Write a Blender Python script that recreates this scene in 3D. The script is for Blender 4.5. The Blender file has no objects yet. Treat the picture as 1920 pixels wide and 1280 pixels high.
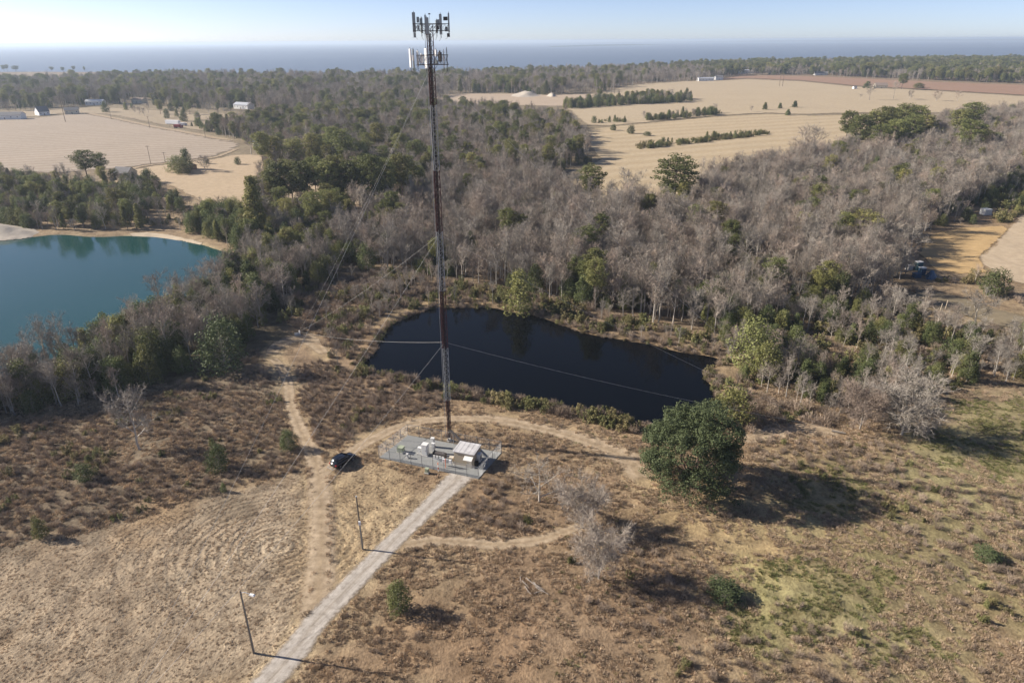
import bpy, math, random
import numpy as np
from math import radians, sin, cos, pi, hypot, atan2, sqrt
from mathutils import Vector, Matrix

random.seed(7); rng = np.random.default_rng(7)
scene = bpy.context.scene
COL = scene.collection

# ------------------------------------------------------------------ camera
F, H = 1280.0, 68.0                      # focal length in photo pixels, camera height in metres
PITCH, ROLL = radians(23.75), radians(0.35)
cam_d = bpy.data.cameras.new('camera'); cam = bpy.data.objects.new('camera', cam_d); COL.objects.link(cam)
cam_d.sensor_width = 36.0; cam_d.lens = 36.0 * F / 1920.0
cam_d.clip_start = 0.5; cam_d.clip_end = 200000
cam.matrix_world = (Matrix.Translation((0, 0, H)) @ Matrix.Rotation(pi/2 - PITCH, 4, 'X') @ Matrix.Rotation(-ROLL, 4, 'Z'))
scene.camera = cam

# ------------------------------------------------------------------ sky, sun, exposure
SUN_EL, SUN_AZ = radians(29.0), radians(169.0)      # the sun stands left and a little ahead (angle from +X)
world = bpy.data.worlds.new('World'); scene.world = world; world.use_nodes = True
wn = world.node_tree.nodes; wl = world.node_tree.links
sky = wn.new('ShaderNodeTexSky'); sky.sky_type = 'NISHITA'; sky.sun_disc = False
sky.sun_elevation = SUN_EL
sky.sun_rotation = pi/2 - SUN_AZ
sky.altitude = 0; sky.air_density = 0.45; sky.dust_density = 0.35; sky.ozone_density = 0.8
bg = wn['Background']; bg.inputs['Strength'].default_value = 0.08
tint = wn.new('ShaderNodeMix'); tint.data_type = 'RGBA'; tint.blend_type = 'MULTIPLY'; tint.inputs[0].default_value = 1
tint.inputs[7].default_value = (1.02, .96, 1.02, 1); wl.new(sky.outputs['Color'], tint.inputs[6]); wl.new(tint.outputs[2], bg.inputs['Color'])   # the whole sky a little cooler
sun_d = bpy.data.lights.new('sun', 'SUN'); sun = bpy.data.objects.new('sun', sun_d); COL.objects.link(sun)
sun_d.energy = 5.0; sun_d.angle = radians(0.5); sun_d.color = (1.0, 0.92, 0.82)
sdir = Vector((cos(SUN_EL)*cos(SUN_AZ), cos(SUN_EL)*sin(SUN_AZ), sin(SUN_EL)))
sun.rotation_euler = sdir.to_track_quat('Z', 'Y').to_euler()
sun.location = (-300, 60, 300)
vs = scene.view_settings
vs.view_transform = 'Standard'; vs.look = 'None'; vs.exposure = 0.95; vs.gamma = 1.0
scene.cycles.max_bounces = 6; scene.cycles.diffuse_bounces = 2; scene.cycles.glossy_bounces = 2
scene.cycles.transparent_max_bounces = 8; scene.cycles.volume_bounces = 0
scene.cycles.use_denoising = True

# ------------------------------------------------------------------ photo pixel -> ground
_c, _s, _cr, _sr = cos(PITCH), sin(PITCH), cos(ROLL), sin(ROLL)
def ray(px, py):
    u0, v0 = (px-960)/F, (640-py)/F
    u, v = u0*_cr + v0*_sr, -u0*_sr + v0*_cr
    return (u, _c + v*_s, -_s + v*_c)
def G(px, py, z=0.0):
    d = ray(px, py)
    if d[2] > -0.0006: d = (d[0], d[1], -0.0006)
    t = (z-H)/d[2]
    return (d[0]*t, d[1]*t)
def GP(pts): return [G(*p) for p in pts]
def height_at(bx, by, ty, tx=None):
    """height of a thing standing at ground pixel (bx,by) whose top shows at row ty"""
    g = G(bx, by); d = ray(bx if tx is None else tx, ty); t = g[1]/d[1]
    return H + t*d[2]
def mpp(px, py):
    """metres across one photo pixel at ground pixel"""
    g = G(px, py); return (g[1]*_c + H*_s)/F
def project(x, y, z=0):
    zc = y*_c + (H-z)*_s
    u = x/zc; v = (y*_s + (z-H)*_c)/zc
    u0, v0 = u*_cr - v*_sr, u*_sr + v*_cr
    return 960+u0*F, 640-v0*F

# ------------------------------------------------------------------ node helpers
class NT:
    def __init__(s, name):
        s.m = bpy.data.materials.new(name); s.m.use_nodes = True
        s.n = s.m.node_tree.nodes; s.l = s.m.node_tree.links
        s.b = s.n['Principled BSDF']; s.out = s.n['Material Output']
        s.b.inputs['Specular IOR Level'].default_value = 0.2
    def new(s, t, **kw):
        n = s.n.new(t)
        for k, v in kw.items():
            if k in n.inputs: n.inputs[k].default_value = v
            else: setattr(n, k, v)
        return n
    def link(s, a, b): s.l.new(a, b)
    def coord(s): return s.new('ShaderNodeTexCoord').outputs['Object']
    def pos(s): return s.new('ShaderNodeNewGeometry').outputs['Position']
    def noise(s, scale, detail=4, rough=.6, vec=None, dist=0.0):
        n = s.new('ShaderNodeTexNoise', Scale=scale, Detail=detail, Roughness=rough, Distortion=dist)
        s.link(vec if vec is not None else s.pos(), n.inputs['Vector']); return n.outputs['Fac']
    def ramp(s, fac, stops):
        r = s.new('ShaderNodeValToRGB'); e = r.color_ramp.elements
        while len(e) < len(stops): e.new(0.5)
        for q, (p, c) in zip(e, stops):
            q.position = p; q.color = (*c, 1) if len(c) == 3 else c
        s.link(fac, r.inputs['Fac']); return r.outputs['Color']
    def mix(s, fac, a, b, mode='MIX'):
        m = s.new('ShaderNodeMix', data_type='RGBA', blend_type=mode)
        for v, i in ((fac, 0), (a, 6), (b, 7)):
            if hasattr(v, 'is_output'): s.link(v, m.inputs[i])
            elif i == 0: m.inputs[0].default_value = v
            else: m.inputs[i].default_value = (*v, 1)
        return m.outputs[2]
    def math(s, op, a, b=0.0, clamp=False):
        m = s.new('ShaderNodeMath', operation=op, use_clamp=clamp)
        for i, v in enumerate((a, b)):
            if hasattr(v, 'is_output'): s.link(v, m.inputs[i])
            else: m.inputs[i].default_value = v
        return m.outputs[0]
    def bump(s, h, strength, dist):
        b = s.new('ShaderNodeBump', Strength=strength, Distance=dist)
        s.link(h, b.inputs['Height']); s.link(b.outputs['Normal'], s.b.inputs['Normal'])
    def base(s, c):
        if hasattr(c, 'is_output'): s.link(c, s.b.inputs['Base Color'])
        else: s.b.inputs['Base Color'].default_value = (*c, 1)
    def rough(s, r): s.b.inputs['Roughness'].default_value = r; return s

M = {}
def simple(key, col, rough=.7, var=.25, scale=3.0, metal=0.0, bump=0.0, rnd=0.0):
    t = NT(key); t.rough(rough)
    n = t.noise(scale, 5, .65, t.coord())
    c = t.mix(n, tuple(max(0, v*(1-var)) for v in col), tuple(min(1, v*(1+var)) for v in col))
    if rnd:
        r = t.new('ShaderNodeObjectInfo').outputs['Random']
        c = t.mix(t.math('MULTIPLY', r, rnd), c, tuple(v*.45 for v in col))
    t.base(c); t.b.inputs['Metallic'].default_value = metal
    if bump: t.bump(n, bump, .05)
    M[key] = t.m; return t.m

def leafy(key, dark, light, extra=None, trans=.15, scale=.9):
    """foliage: tint differs from plant to plant and from clump to clump"""
    t = NT(key); t.rough(.65)
    r = t.new('ShaderNodeObjectInfo').outputs['Random']
    n = t.noise(scale, 3, .6, t.coord())
    c = t.mix(n, dark, light)
    if extra is not None:
        f = t.math('MULTIPLY', t.math('SUBTRACT', r, .35, True), 1.1, True)
        c = t.mix(f, c, extra)
    v = t.math('ADD', t.math('MULTIPLY', t.math('FRACT', t.math('MULTIPLY', r, 7.31)), .7), .65)
    mm = t.new('ShaderNodeMix', data_type='RGBA', blend_type='MULTIPLY'); mm.inputs[0].default_value = 1
    cc = t.new('ShaderNodeCombineColor'); [t.link(v, cc.inputs[i]) for i in range(3)]
    t.link(c, mm.inputs[6]); t.link(cc.outputs[0], mm.inputs[7]); c = mm.outputs[2]
    t.base(c)
    if trans:
        tr = t.new('ShaderNodeBsdfTranslucent'); t.link(c, tr.inputs['Color'])
        ms = t.new('ShaderNodeMixShader'); ms.inputs[0].default_value = trans
        t.link(t.b.outputs[0], ms.inputs[1]); t.link(tr.outputs[0], ms.inputs[2]); t.link(ms.outputs[0], t.out.inputs['Surface'])
    M[key] = t.m; return t.m

leafy('pine_needles', (.090, .110, .036), (.220, .225, .080), (.285, .250, .090), .32)
leafy('evergreen_leaf', (.060, .085, .032), (.170, .190, .070), (.265, .245, .085), .28)
leafy('oak_leaf', (.040, .058, .024), (.125, .145, .062), None, .15, .6)
leafy('shrub_leaf', (.100, .115, .040), (.250, .232, .095), (.270, .205, .105), .2)
leafy('cedar_leaf', (.040, .050, .028), (.085, .090, .050), (.105, .095, .055))
leafy('bare_twig', (.205, .178, .146), (.385, .342, .284), (.325, .243, .185), 0, .25)
leafy('bare_bark', (.260, .232, .195), (.500, .455, .390), (.40, .35, .28), 0, .5)
leafy('dry_twig', (.235, .180, .132), (.385, .300, .222), (.315, .250, .195), 0, .5)
leafy('dry_grass', (.355, .268, .180), (.550, .430, .300), (.450, .325, .215), .2, .12)
leafy('green_grass', (.130, .145, .050), (.265, .265, .105), (.36, .285, .16), .2, .3)
simple('pine_bark', (.115, .080, .062), .9, .35, 2.0)

# ------------------------------------------------------------------ mesh helpers
class MB:
    def __init__(s): s.v = []; s.f = []; s.mi = []
    def add(s, vs, fs, mi=0):
        o = len(s.v); s.v.extend(vs); s.f.extend(tuple(i+o for i in f) for f in fs); s.mi.extend([mi]*len(fs)); return s
    def box(s, c, d, rz=0.0, mi=0, taper=1.0):
        x, y, z = d[0]/2, d[1]/2, d[2]/2; cr, sr = cos(rz), sin(rz); vs = []
        for k, (sz, tp) in enumerate(((-1, 1), (1, taper))):
            for sx, sy in ((-1, -1), (1, -1), (1, 1), (-1, 1)):
                a, b = sx*x*tp, sy*y*tp
                vs.append((c[0]+a*cr-b*sr, c[1]+a*sr+b*cr, c[2]+sz*z))
        return s.add(vs, [(3, 2, 1, 0), (4, 5, 6, 7), (0, 1, 5, 4), (1, 2, 6, 5), (2, 3, 7, 6), (3, 0, 4, 7)], mi)
    def tube(s, p, q, r0, r1=None, n=6, mi=0, cap=True):
        if r1 is None: r1 = r0
        p, q = Vector(p), Vector(q); d = q-p
        if d.length < 1e-6: return s
        a = d.orthogonal().normalized(); b = d.normalized().cross(a); vs = []
        for c, r in ((p, r0), (q, r1)):
            for k in range(n):
                t = 2*pi*k/n; vs.append(tuple(c+a*(r*cos(t))+b*(r*sin(t))))
        fs = [(k, (k+1) % n, n+(k+1) % n, n+k) for k in range(n)]
        if cap: fs += [tuple(range(n))[::-1], tuple(range(n, 2*n))]
        return s.add(vs, fs, mi)
    def path(s, pts, r, n=6, mi=0):
        for a, b in zip(pts[:-1], pts[1:]): s.tube(a, b, r, r, n, mi)
        return s
    def prism(s, poly, z0, z1, mi=0):
        n = len(poly); vs = [(x, y, z0) for x, y in poly]+[(x, y, z1) for x, y in poly]
        return s.add(vs, [tuple(range(n))[::-1], tuple(range(n, 2*n))]+[(k, (k+1) % n, n+(k+1) % n, n+k) for k in range(n)], mi)
    def mesh(s, name, mats):
        me = bpy.data.meshes.new(name); me.from_pydata(s.v, [], s.f)
        for m in mats: me.materials.append(M[m] if isinstance(m, str) else m)
        if len(mats) > 1: me.polygons.foreach_set('material_index', s.mi)
        me.update(); return me
    def build(s, name, mat, parent=None, smooth=False):
        me = s.mesh(name, mat if isinstance(mat, (list, tuple)) else [mat])
        if smooth: me.polygons.foreach_set('use_smooth', [True]*len(me.polygons))
        return link(name, me, parent)
def link(name, data, parent=None):
    o = bpy.data.objects.new(name, data); COL.objects.link(o)
    if parent is not None: o.parent = parent
    return o
def tag(o, label, cat, group=None):
    o['label'] = label; o['category'] = cat
    if group: o['group'] = group
    return o
def thing(name, loc, label, cat, rz=0.0, group=None):
    o = link(name, None); o.location = loc; o.rotation_euler = (0, 0, rz); o.empty_display_size = .5
    return tag(o, label, cat, group)
def structure(o): o['kind'] = 'structure'; return o
def stuff(o): o['kind'] = 'stuff'; return o
def mesh_np(name, V, Fq, mat):
    me = bpy.data.meshes.new(name); V = np.asarray(V, np.float32); Fq = np.asarray(Fq, np.int32)
    me.vertices.add(len(V)); me.vertices.foreach_set('co', V.ravel())
    k = Fq.shape[1]; me.loops.add(Fq.size); me.loops.foreach_set('vertex_index', Fq.ravel())
    me.polygons.add(len(Fq)); me.polygons.foreach_set('loop_start', np.arange(len(Fq), dtype=np.int32)*k)
    me.update(calc_edges=True); me.materials.append(M[mat] if isinstance(mat, str) else mat); return me

# ------------------------------------------------------------------ polygon maths (numpy)
def inside(P, poly):
    x, y = P[:, 0], P[:, 1]; r = np.zeros(len(P), bool); n = len(poly)
    for i in range(n):
        (x1, y1), (x2, y2) = poly[i], poly[(i+1) % n]
        if y1 == y2: continue
        c = ((y1 > y) != (y2 > y)) & (x < (x2-x1)*(y-y1)/(y2-y1)+x1); r ^= c
    return r
def seg_dist(P, pts, closed=False):
    d = np.full(len(P), 1e9); n = len(pts)
    for i in range(n if closed else n-1):
        a = np.array(pts[i]); b = np.array(pts[(i+1) % n]); ab = b-a; L = max((ab*ab).sum(), 1e-9)
        t = np.clip(((P-a)@ab)/L, 0, 1); q = P-(a+t[:, None]*ab); d = np.minimum(d, np.hypot(q[:, 0], q[:, 1]))
    return d
def sdist(P, poly):
    d = seg_dist(P, poly, True); return np.where(inside(P, poly), -d, d)
def sstep(a, b, x):
    t = np.clip((x-a)/(b-a), 0, 1); return t*t*(3-2*t)
def smooth_line(pts, k=6, closed=False):
    n = len(pts); out = []
    rg = range(n if closed else n-1)
    for i in rg:
        if closed: p = [np.array(pts[(i+j) % n]) for j in (-1, 0, 1, 2)]
        else: p = [np.array(pts[min(max(i+j, 0), n-1)]) for j in (-1, 0, 1, 2)]
        for t in np.arange(k)/k:
            out.append(.5*(2*p[1]+(p[2]-p[0])*t+(2*p[0]-5*p[1]+4*p[2]-p[3])*t*t+(3*p[1]-p[0]-3*p[2]+p[3])*t**3))
    if not closed: out.append(np.array(pts[-1], float))
    return np.array(out)
def vnoise(P, scale, seed=0):
    """cheap value noise on points"""
    g = np.random.default_rng(seed).random((64, 64)); q = P/scale; i = np.floor(q).astype(int); f = q-i; f = f*f*(3-2*f)
    a = g[i[:, 0] % 64, i[:, 1] % 64]; b = g[(i[:, 0]+1) % 64, i[:, 1] % 64]; c = g[i[:, 0] % 64, (i[:, 1]+1) % 64]; d = g[(i[:, 0]+1) % 64, (i[:, 1]+1) % 64]
    return (a*(1-f[:, 0])+b*f[:, 0])*(1-f[:, 1])+(c*(1-f[:, 0])+d*f[:, 0])*f[:, 1]

# ------------------------------------------------------------------ the layout, traced on the photo and laid on the ground
DARK_POND = smooth_line(GP([(677, 686), (704, 657), (726, 612), (790, 582), (827, 575), (917, 574), (962, 582), (1000, 588), (1052, 605),
    (1097, 622), (1165, 633), (1214, 642), (1277, 656), (1349, 669), (1322, 702), (1345, 732), (1340, 775), (1290, 800), (1195, 790), (1157, 776), (1105, 770),
    (1064, 762), (1045, 755), (989, 747), (966, 739), (925, 736), (880, 728), (835, 717), (779, 709), (749, 702)]), 4, True)
BLUE_POND = smooth_line(GP([(-420, 470), (-150, 455), (0, 449), (60, 443), (110, 438), (180, 442), (245, 440), (300, 443), (360, 453), (405, 465), (432, 478),
    (425, 510), (380, 548), (300, 592), (200, 634), (90, 682), (0, 716), (-120, 760), (-420, 840)]), 4, True)
SHORE = GP([(-1500, 131), (-600, 132), (0, 134), (250, 135), (420, 136), (560, 141), (700, 138), (820, 137), (1000, 133), (1150, 127), (1300, 121), (1500, 116), (1700, 110), (1920, 104), (2500, 92), (3300, 80)])
ROAD = smooth_line(GP([(878, 878), (852, 903), (800, 955), (742, 1010), (693, 1060), (640, 1115), (592, 1165), (556, 1215), (510, 1270), (455, 1335), (390, 1400)]), 5)
TRACKS = [  # name, photo points, half widths
    ([(588, 1168), (596, 1120), (601, 1060), (603, 1000), (600, 930), (596, 880), (578, 835), (556, 790), (544, 755), (540, 720), (527, 690), (508, 668)], [2.6, 2.4, 2.2, 2.2, 2.1, 1.9, 1.5, 1.3, 1.25, 1.2, 1.2, 1.0]),
    ([(596, 895), (630, 868), (665, 842), (706, 820), (760, 797), (830, 786), (920, 786), (1000, 800), (1080, 820), (1140, 843), (1185, 870), (1205, 905)], [1.2, 1.4, 1.4, 1.4, 1.5, 1.6, 1.7, 1.7, 1.9, 2.6, 3.0, 2.0]),
    ([(745, 1026), (800, 1014), (850, 1014), (930, 1020), (1000, 1014), (1050, 1000), (1090, 985)], [1.1, 1.3, 1.3, 1.3, 1.2, 1.0, .7]),
    ([(508, 668), (520, 648), (560, 634), (585, 640), (612, 668)], [1.3, 2.2, 2.6, 2.0, 1.0]),
    ([(1385, 828), (1430, 815), (1480, 806), (1540, 806), (1580, 814)], [1.2, 2.6, 3.0, 2.2, 1.0]),
]
TRACK_XY = [(smooth_line(GP(p), 5), w) for p, w in TRACKS]
def dirt_far(): return GP([(130, 213), (160, 212), (190, 217), (230, 225), (280, 236), (330, 245), (390, 256), (455, 268)])
FIELDS = dict(
    left_field=[(-300, 232), (0, 224), (60, 222), (130, 215), (165, 214), (190, 219), (230, 227), (280, 238), (330, 247), (390, 258), (452, 270), (430, 284), (390, 296), (350, 300), (285, 308), (200, 318), (110, 325), (0, 322), (-300, 330)],
    pasture=[(200, 330), (285, 312), (350, 303), (400, 300), (440, 290), (500, 292), (505, 330), (488, 370), (480, 398), (420, 392), (375, 378), (330, 352), (270, 338), (210, 345)],
    right_field=[(1060, 203), (1110, 180), (1180, 160), (1260, 153), (1345, 152), (1400, 149), (1500, 153), (1600, 163), (1700, 168), (1800, 174), (1920, 181), (2200, 192), (2200, 214), (1920, 205), (1760, 212), (1600, 212), (1500, 215), (1440, 212), (1350, 217), (1250, 226), (1150, 236), (1100, 236)],
    near_field=[(1075, 246), (1150, 238), (1250, 228), (1350, 219), (1440, 214), (1520, 218), (1640, 214), (1760, 216), (1720, 240), (1640, 258), (1560, 278), (1500, 300), (1400, 312), (1330, 335), (1300, 380), (1230, 392), (1150, 385), (1100, 392), (1060, 345), (1090, 320), (1125, 300), (1095, 262)],
    brown_field=[(1345, 150), (1380, 143), (1450, 142), (1560, 145), (1700, 152), (1920, 160), (2300, 174), (2200, 190), (1920, 179), (1800, 172), (1700, 166), (1600, 161), (1500, 151), (1400, 147)],
    far_clearing=[(800, 186), (850, 176), (940, 176), (1050, 178), (1120, 176), (1110, 182), (1060, 200), (960, 198), (880, 194)],
    corner_field=[(1835, 482), (1862, 462), (1890, 430), (1915, 404), (2060, 385), (2060, 560), (1900, 530), (1850, 505)],
    stand_clearing=[(505, 350), (560, 338), (640, 336), (710, 342), (745, 362), (700, 384), (600, 388), (520, 384)],
    orange_meadow=[(1745, 440), (1800, 428), (1880, 424), (1892, 430), (1862, 460), (1836, 482), (1850, 512), (1800, 515), (1750, 505), (1722, 475)],
    yard=[(1695, 556), (1740, 545), (1800, 556), (1880, 585), (2000, 612), (1960, 632), (1880, 612), (1790, 584), (1705, 572)],
    sand_bank=[(-120, 450), (-100, 425), (0, 420), (45, 422), (75, 434), (60, 442), (0, 449)],
    far_yards=[(0, 222), (60, 219), (130, 212), (200, 214), (240, 222), (330, 240), (420, 250), (470, 232), (440, 214), (360, 212), (280, 206), (180, 200), (60, 208), (0, 210)],
)
FIELDS = {k: GP(v) for k, v in FIELDS.items()}

# ------------------------------------------------------------------ ground: one sheet to the shore and under the sea
def axis(stops):
    out = []
    for (a, b, d0, d1) in stops:
        x = a
        while x < b-1e-6:
            out.append(x); x += d0+(d1-d0)*(x-a)/(b-a)
    out.append(stops[-1][1]); return np.array(out)
xp = axis([(0, 85, .55, .75), (85, 260, .9, 4), (260, 1400, 5, 40), (1400, 9000, 60, 800), (9000, 29000, 1500, 4000)])
GX = np.concatenate([-xp[:0:-1], xp])
GY = axis([(-400, 20, 60, 4), (20, 140, .55, .7), (140, 330, .9, 2.2), (330, 900, 3, 12), (900, 2600, 14, 40), (2600, 9000, 80, 600), (9000, 28600, 1500, 4000)])
XX, YY = np.meshgrid(GX, GY); P = np.stack([XX.ravel(), YY.ravel()], 1)
near = (np.abs(P[:, 0]) < 320) & (P[:, 1] > 10) & (P[:, 1] < 420)
Z = np.zeros(len(P))
Z += .35*(vnoise(P, 23, 1)-.5)+.22*(vnoise(P, 7, 2)-.5)
lump = .35+.65*vnoise(P[near], 14, 17); Z[near] += lump*(.34*(vnoise(P[near], 2.1, 3)-.5)+.24*(vnoise(P[near], 1.15, 4)-.5))
def lower(poly, depth, ramp):
    bb = (P[:, 0] > poly[:, 0].min()-20) & (P[:, 0] < poly[:, 0].max()+20) & (P[:, 1] > poly[:, 1].min()-20) & (P[:, 1] < poly[:, 1].max()+20)
    sd = sdist(P[bb], [tuple(q) for q in poly]); t = sstep(ramp, -ramp*1.4, sd)
    Z[bb] = Z[bb]*(1-t)+(-depth)*t
    return bb, sd
WATER_Z = -.55
pond_bb = lower(DARK_POND, 1.5, 2.2); blue_bb = lower(BLUE_POND, 1.6, 3.0)
sx = np.array([p[0] for p in SHORE]); sy = np.array([p[1] for p in SHORE]); o = np.argsort(sx)
shore_y = np.interp(P[:, 0], sx[o], sy[o])
off = P[:, 1]-shore_y-30*(vnoise(P, 60, 9)-.5)
t = sstep(-25, 25, off); Z = Z*(1-t)-4*t
# flat ground under the road, the compound and the car
flat = np.minimum(seg_dist(P[near], ROAD)-2.0, seg_dist(P[near], [G(740, 850), G(915, 870)])-6)
Z[near] *= .12+.88*sstep(0, 2.5, flat)
for ln, w in TRACK_XY: Z[near] *= .25+.75*sstep(min(w), min(w)+1.8, seg_dist(P[near], ln))
def hz(x, y):
    i = np.clip(np.searchsorted(GX, x)-1, 0, len(GX)-2); j = np.clip(np.searchsorted(GY, y)-1, 0, len(GY)-2)
    a = (x-GX[i])/(GX[i+1]-GX[i]); b = (y-GY[j])/(GY[j+1]-GY[j]); W = len(GX); z = Z
    return (z[j*W+i]*(1-a)+z[j*W+i+1]*a)*(1-b)+(z[(j+1)*W+i]*(1-a)+z[(j+1)*W+i+1]*a)*b

C = np.empty((len(P), 3))
def paint(mask, col):
    m = np.clip(mask, 0, 1)[:, None]; C[:] = C*(1-m)+np.array(col)*m
wob = lambda s, a, sd=11: a*(vnoise(P, s, sd)+.5*vnoise(P, s/2.7, sd+1)-.75)
C[:] = (.255, .185, .125)
paint((vnoise(P, 30, 21)-.35)*1.6, (.225, .150, .095))
far = P[:, 1] > 330
paint(sstep(250, 500, P[:, 1])*.9, (.19, .15, .105))
paint(sstep(900, 1400, P[:, 1])*sstep(2500, 2300, P[:, 1])*.6, (.20, .135, .095))
REG = [  # photo polygon, colour, softness in metres, strength
    ([(-150, 1340), (-150, 1040), (120, 1010), (300, 960), (430, 925), (560, 880), (590, 950), (585, 1080), (560, 1180), (470, 1340)], (.282, .216, .163), 5, .95),   # mown meadow left
    ([(620, 890), (700, 865), (800, 900), (830, 915), (740, 1000), (660, 1070), (620, 1080)], (.325, .240, .158), 2.5, .95),
    ([(-150, 1050), (-150, 800), (200, 790), (480, 650), (540, 760), (560, 870), (420, 930), (150, 1000)], (.150, .115, .086), 5, .9),    # brush left
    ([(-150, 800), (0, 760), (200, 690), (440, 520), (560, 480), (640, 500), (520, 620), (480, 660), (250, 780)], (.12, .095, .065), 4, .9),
    ([(560, 660), (660, 600), (700, 690), (830, 720), (830, 760), (700, 810), (600, 830)], (.195, .135, .095), 4, .8),
    ([(640, 560), (720, 520), (860, 540), (960, 560), (880, 572), (790, 578), (720, 605), (660, 640)], (.31, .225, .145), 4, .8),
    ([(600, 470), (760, 390), (1040, 350), (1230, 395), (1330, 345), (1500, 310), (1760, 240), (1960, 215), (1960, 330), (1780, 400), (1700, 470), (1690, 560), (1440, 600), (1300, 650), (1080, 590), (860, 548), (640, 545)], (.165, .120, .085), 5, .9),
    ([(1370, 640), (1700, 560), (1960, 620), (1960, 740), (1700, 790), (1480, 800), (1400, 740)], (.205, .150, .100), 5, .8),
    ([(820, 910), (950, 880), (1120, 920), (1150, 1080), (1010, 1100), (940, 990), (830, 1000)], (.215, .145, .098), 4, .8),
    ([(1010, 1090), (1200, 1010), (1330, 1060), (1360, 1150), (1180, 1300), (1000, 1300)], (.215, .145, .100), 6, .7),
    ([(560, 1300), (720, 1180), (930, 1230), (900, 1330), (560, 1340)], (.225, .148, .098), 5, .7),
    ([(1150, 950), (1300, 955), (1560, 960), (1640, 1000), (1560, 1120), (1400, 1120), (1300, 1050), (1200, 1000)], (.330, .240, .140), 5, .85),
    ([(1400, 1090), (1480, 1060), (1560, 1050), (1660, 1080), (1650, 1150), (1560, 1190), (1480, 1180), (1400, 1150)], (.190, .175, .082), 5, .6),
    ([(1640, 1180), (1720, 1170), (1740, 1200), (1640, 1240)], (.190, .175, .082), 3, .6),
    ([(1360, 1140), (1480, 1130), (1500, 1170), (1420, 1230), (1360, 1190)], (.190, .175, .082), 3, .6),
    ([(1760, 770), (1830, 745), (1960, 740), (1960, 900), (1880, 900), (1820, 860), (1760, 880), (1720, 830)], (.190, .175, .082), 4, .6),
    ([(1560, 860), (1760, 860), (1960, 920), (1960, 1200), (1820, 1130), (1700, 1040), (1600, 960)], (.215, .175, .095), 6, .7),
    ([(1400, 960), (1560, 880), (1960, 780), (1960, 1330), (1700, 1330), (1500, 1200), (1380, 1080)], (.225, .195, .108), 7, .55),
    ([(1700, 560), (1960, 590), (1960, 640), (1700, 590)], (.26, .20, .13), 3, .7),
    ([(880, 780), (1080, 815), (1100, 850), (1020, 870), (950, 840), (900, 800)], (.21, .14, .09), 2, .6),
]
for poly, col, soft, st in REG:
    pp = GP(poly); a = np.array(pp); m = 4*soft
    bb = (P[:, 0] > a[:, 0].min()-m) & (P[:, 0] < a[:, 0].max()+m) & (P[:, 1] > a[:, 1].min()-m) & (P[:, 1] < a[:, 1].max()+m)
    Q = P[bb]; sd = sdist(Q, pp)+soft*3.0*(vnoise(Q, soft*2.2, 31)+.6*vnoise(Q, soft*.7, 32)-.8)
    mk = np.zeros(len(P)); mk[bb] = sstep(soft, -soft, sd)*st; paint(mk, col)
for bb, sd in (pond_bb, blue_bb):
    mk = np.zeros(len(P)); mk[bb] = sstep(2.5, .3, np.abs(sd+.2))*.7
    if bb is blue_bb[0]:
        uu = project(P[:, 0], np.maximum(P[:, 1], 5))[0]; m2 = mk*sstep(225, 245, uu)*sstep(445, 425, uu)*(P[:, 1] > 190); paint(mk, (.17, .13, .085)); paint(m2, (.33, .26, .17))
    else: paint(mk, (.15, .105, .065))
for ln, w in TRACK_XY[:4]:
    mk = np.zeros(len(P)); mk[near] = sstep(max(w)*1.35, max(w)*.5, seg_dist(P[near], ln)+.6*(vnoise(P[near], 1.5, 40)-.5))*.55; paint(mk, (.42, .315, .205))
mk = np.zeros(len(P)); mk[near] = sstep(3.4, 1.9, seg_dist(P[near], ROAD)+.8*(vnoise(P[near], 2, 41)-.5))*.7; paint(mk, (.36, .27, .18))
C *= (.90+.20*vnoise(P, 3.1, 51))[:, None]*np.array([1.10, 1.16, 1.12])

gm = NT('ground'); gm.rough(.95)
at = gm.new('ShaderNodeAttribute', attribute_name='tint').outputs['Color']
n1 = gm.noise(.35, 8, .68); n2 = gm.noise(2.4, 4, .7); n3 = gm.noise(.045, 4, .6)
k = gm.ramp(n1, [(.28, (.48, .44, .40)), (.5, (.98, .97, .95)), (.72, (1.42, 1.40, 1.34))])
k2 = gm.ramp(n2, [(.30, (.58, .54, .50)), (.55, (1.05, 1.05, 1.03)), (.75, (1.3, 1.3, 1.26))])
k3 = gm.ramp(n3, [(.3, (.82, .78, .74)), (.7, (1.14, 1.14, 1.12))])
c = gm.mix(1, at, k, 'MULTIPLY'); c = gm.mix(.8, c, k2, 'MULTIPLY'); c = gm.mix(1, c, k3, 'MULTIPLY')
gm.base(c)
mown = gm.new('ShaderNodeAttribute', attribute_name='mown').outputs['Fac']           # mowing arcs and swaths: shallow relief only
ctr = gm.new('ShaderNodeVectorMath', operation='SUBTRACT'); gm.link(gm.pos(), ctr.inputs[0]); ctr.inputs[1].default_value = (*G(520, 1025), 0)
scl = gm.new('ShaderNodeVectorMath', operation='MULTIPLY'); gm.link(ctr.outputs[0], scl.inputs[0]); scl.inputs[1].default_value = (.8, 1, 0)
rad = gm.new('ShaderNodeVectorMath', operation='LENGTH'); gm.link(scl.outputs[0], rad.inputs[0]); rad = rad.outputs['Value']
wv = gm.math('SINE', gm.math('ADD', gm.math('MULTIPLY', rad, 5.6), gm.math('MULTIPLY', gm.noise(.30, 4, .65), 12.0)))
ring = gm.math('MULTIPLY', wv, gm.math('SUBTRACT', 1.0, gm.math('MULTIPLY', rad, .042), True))
r1 = gm.new('ShaderNodeMapping'); r1.inputs['Rotation'].default_value = (0, 0, -atan2(G(640, 1115)[1]-G(850, 905)[1], G(640, 1115)[0]-G(850, 905)[0])); gm.link(gm.pos(), r1.inputs['Vector'])
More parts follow.
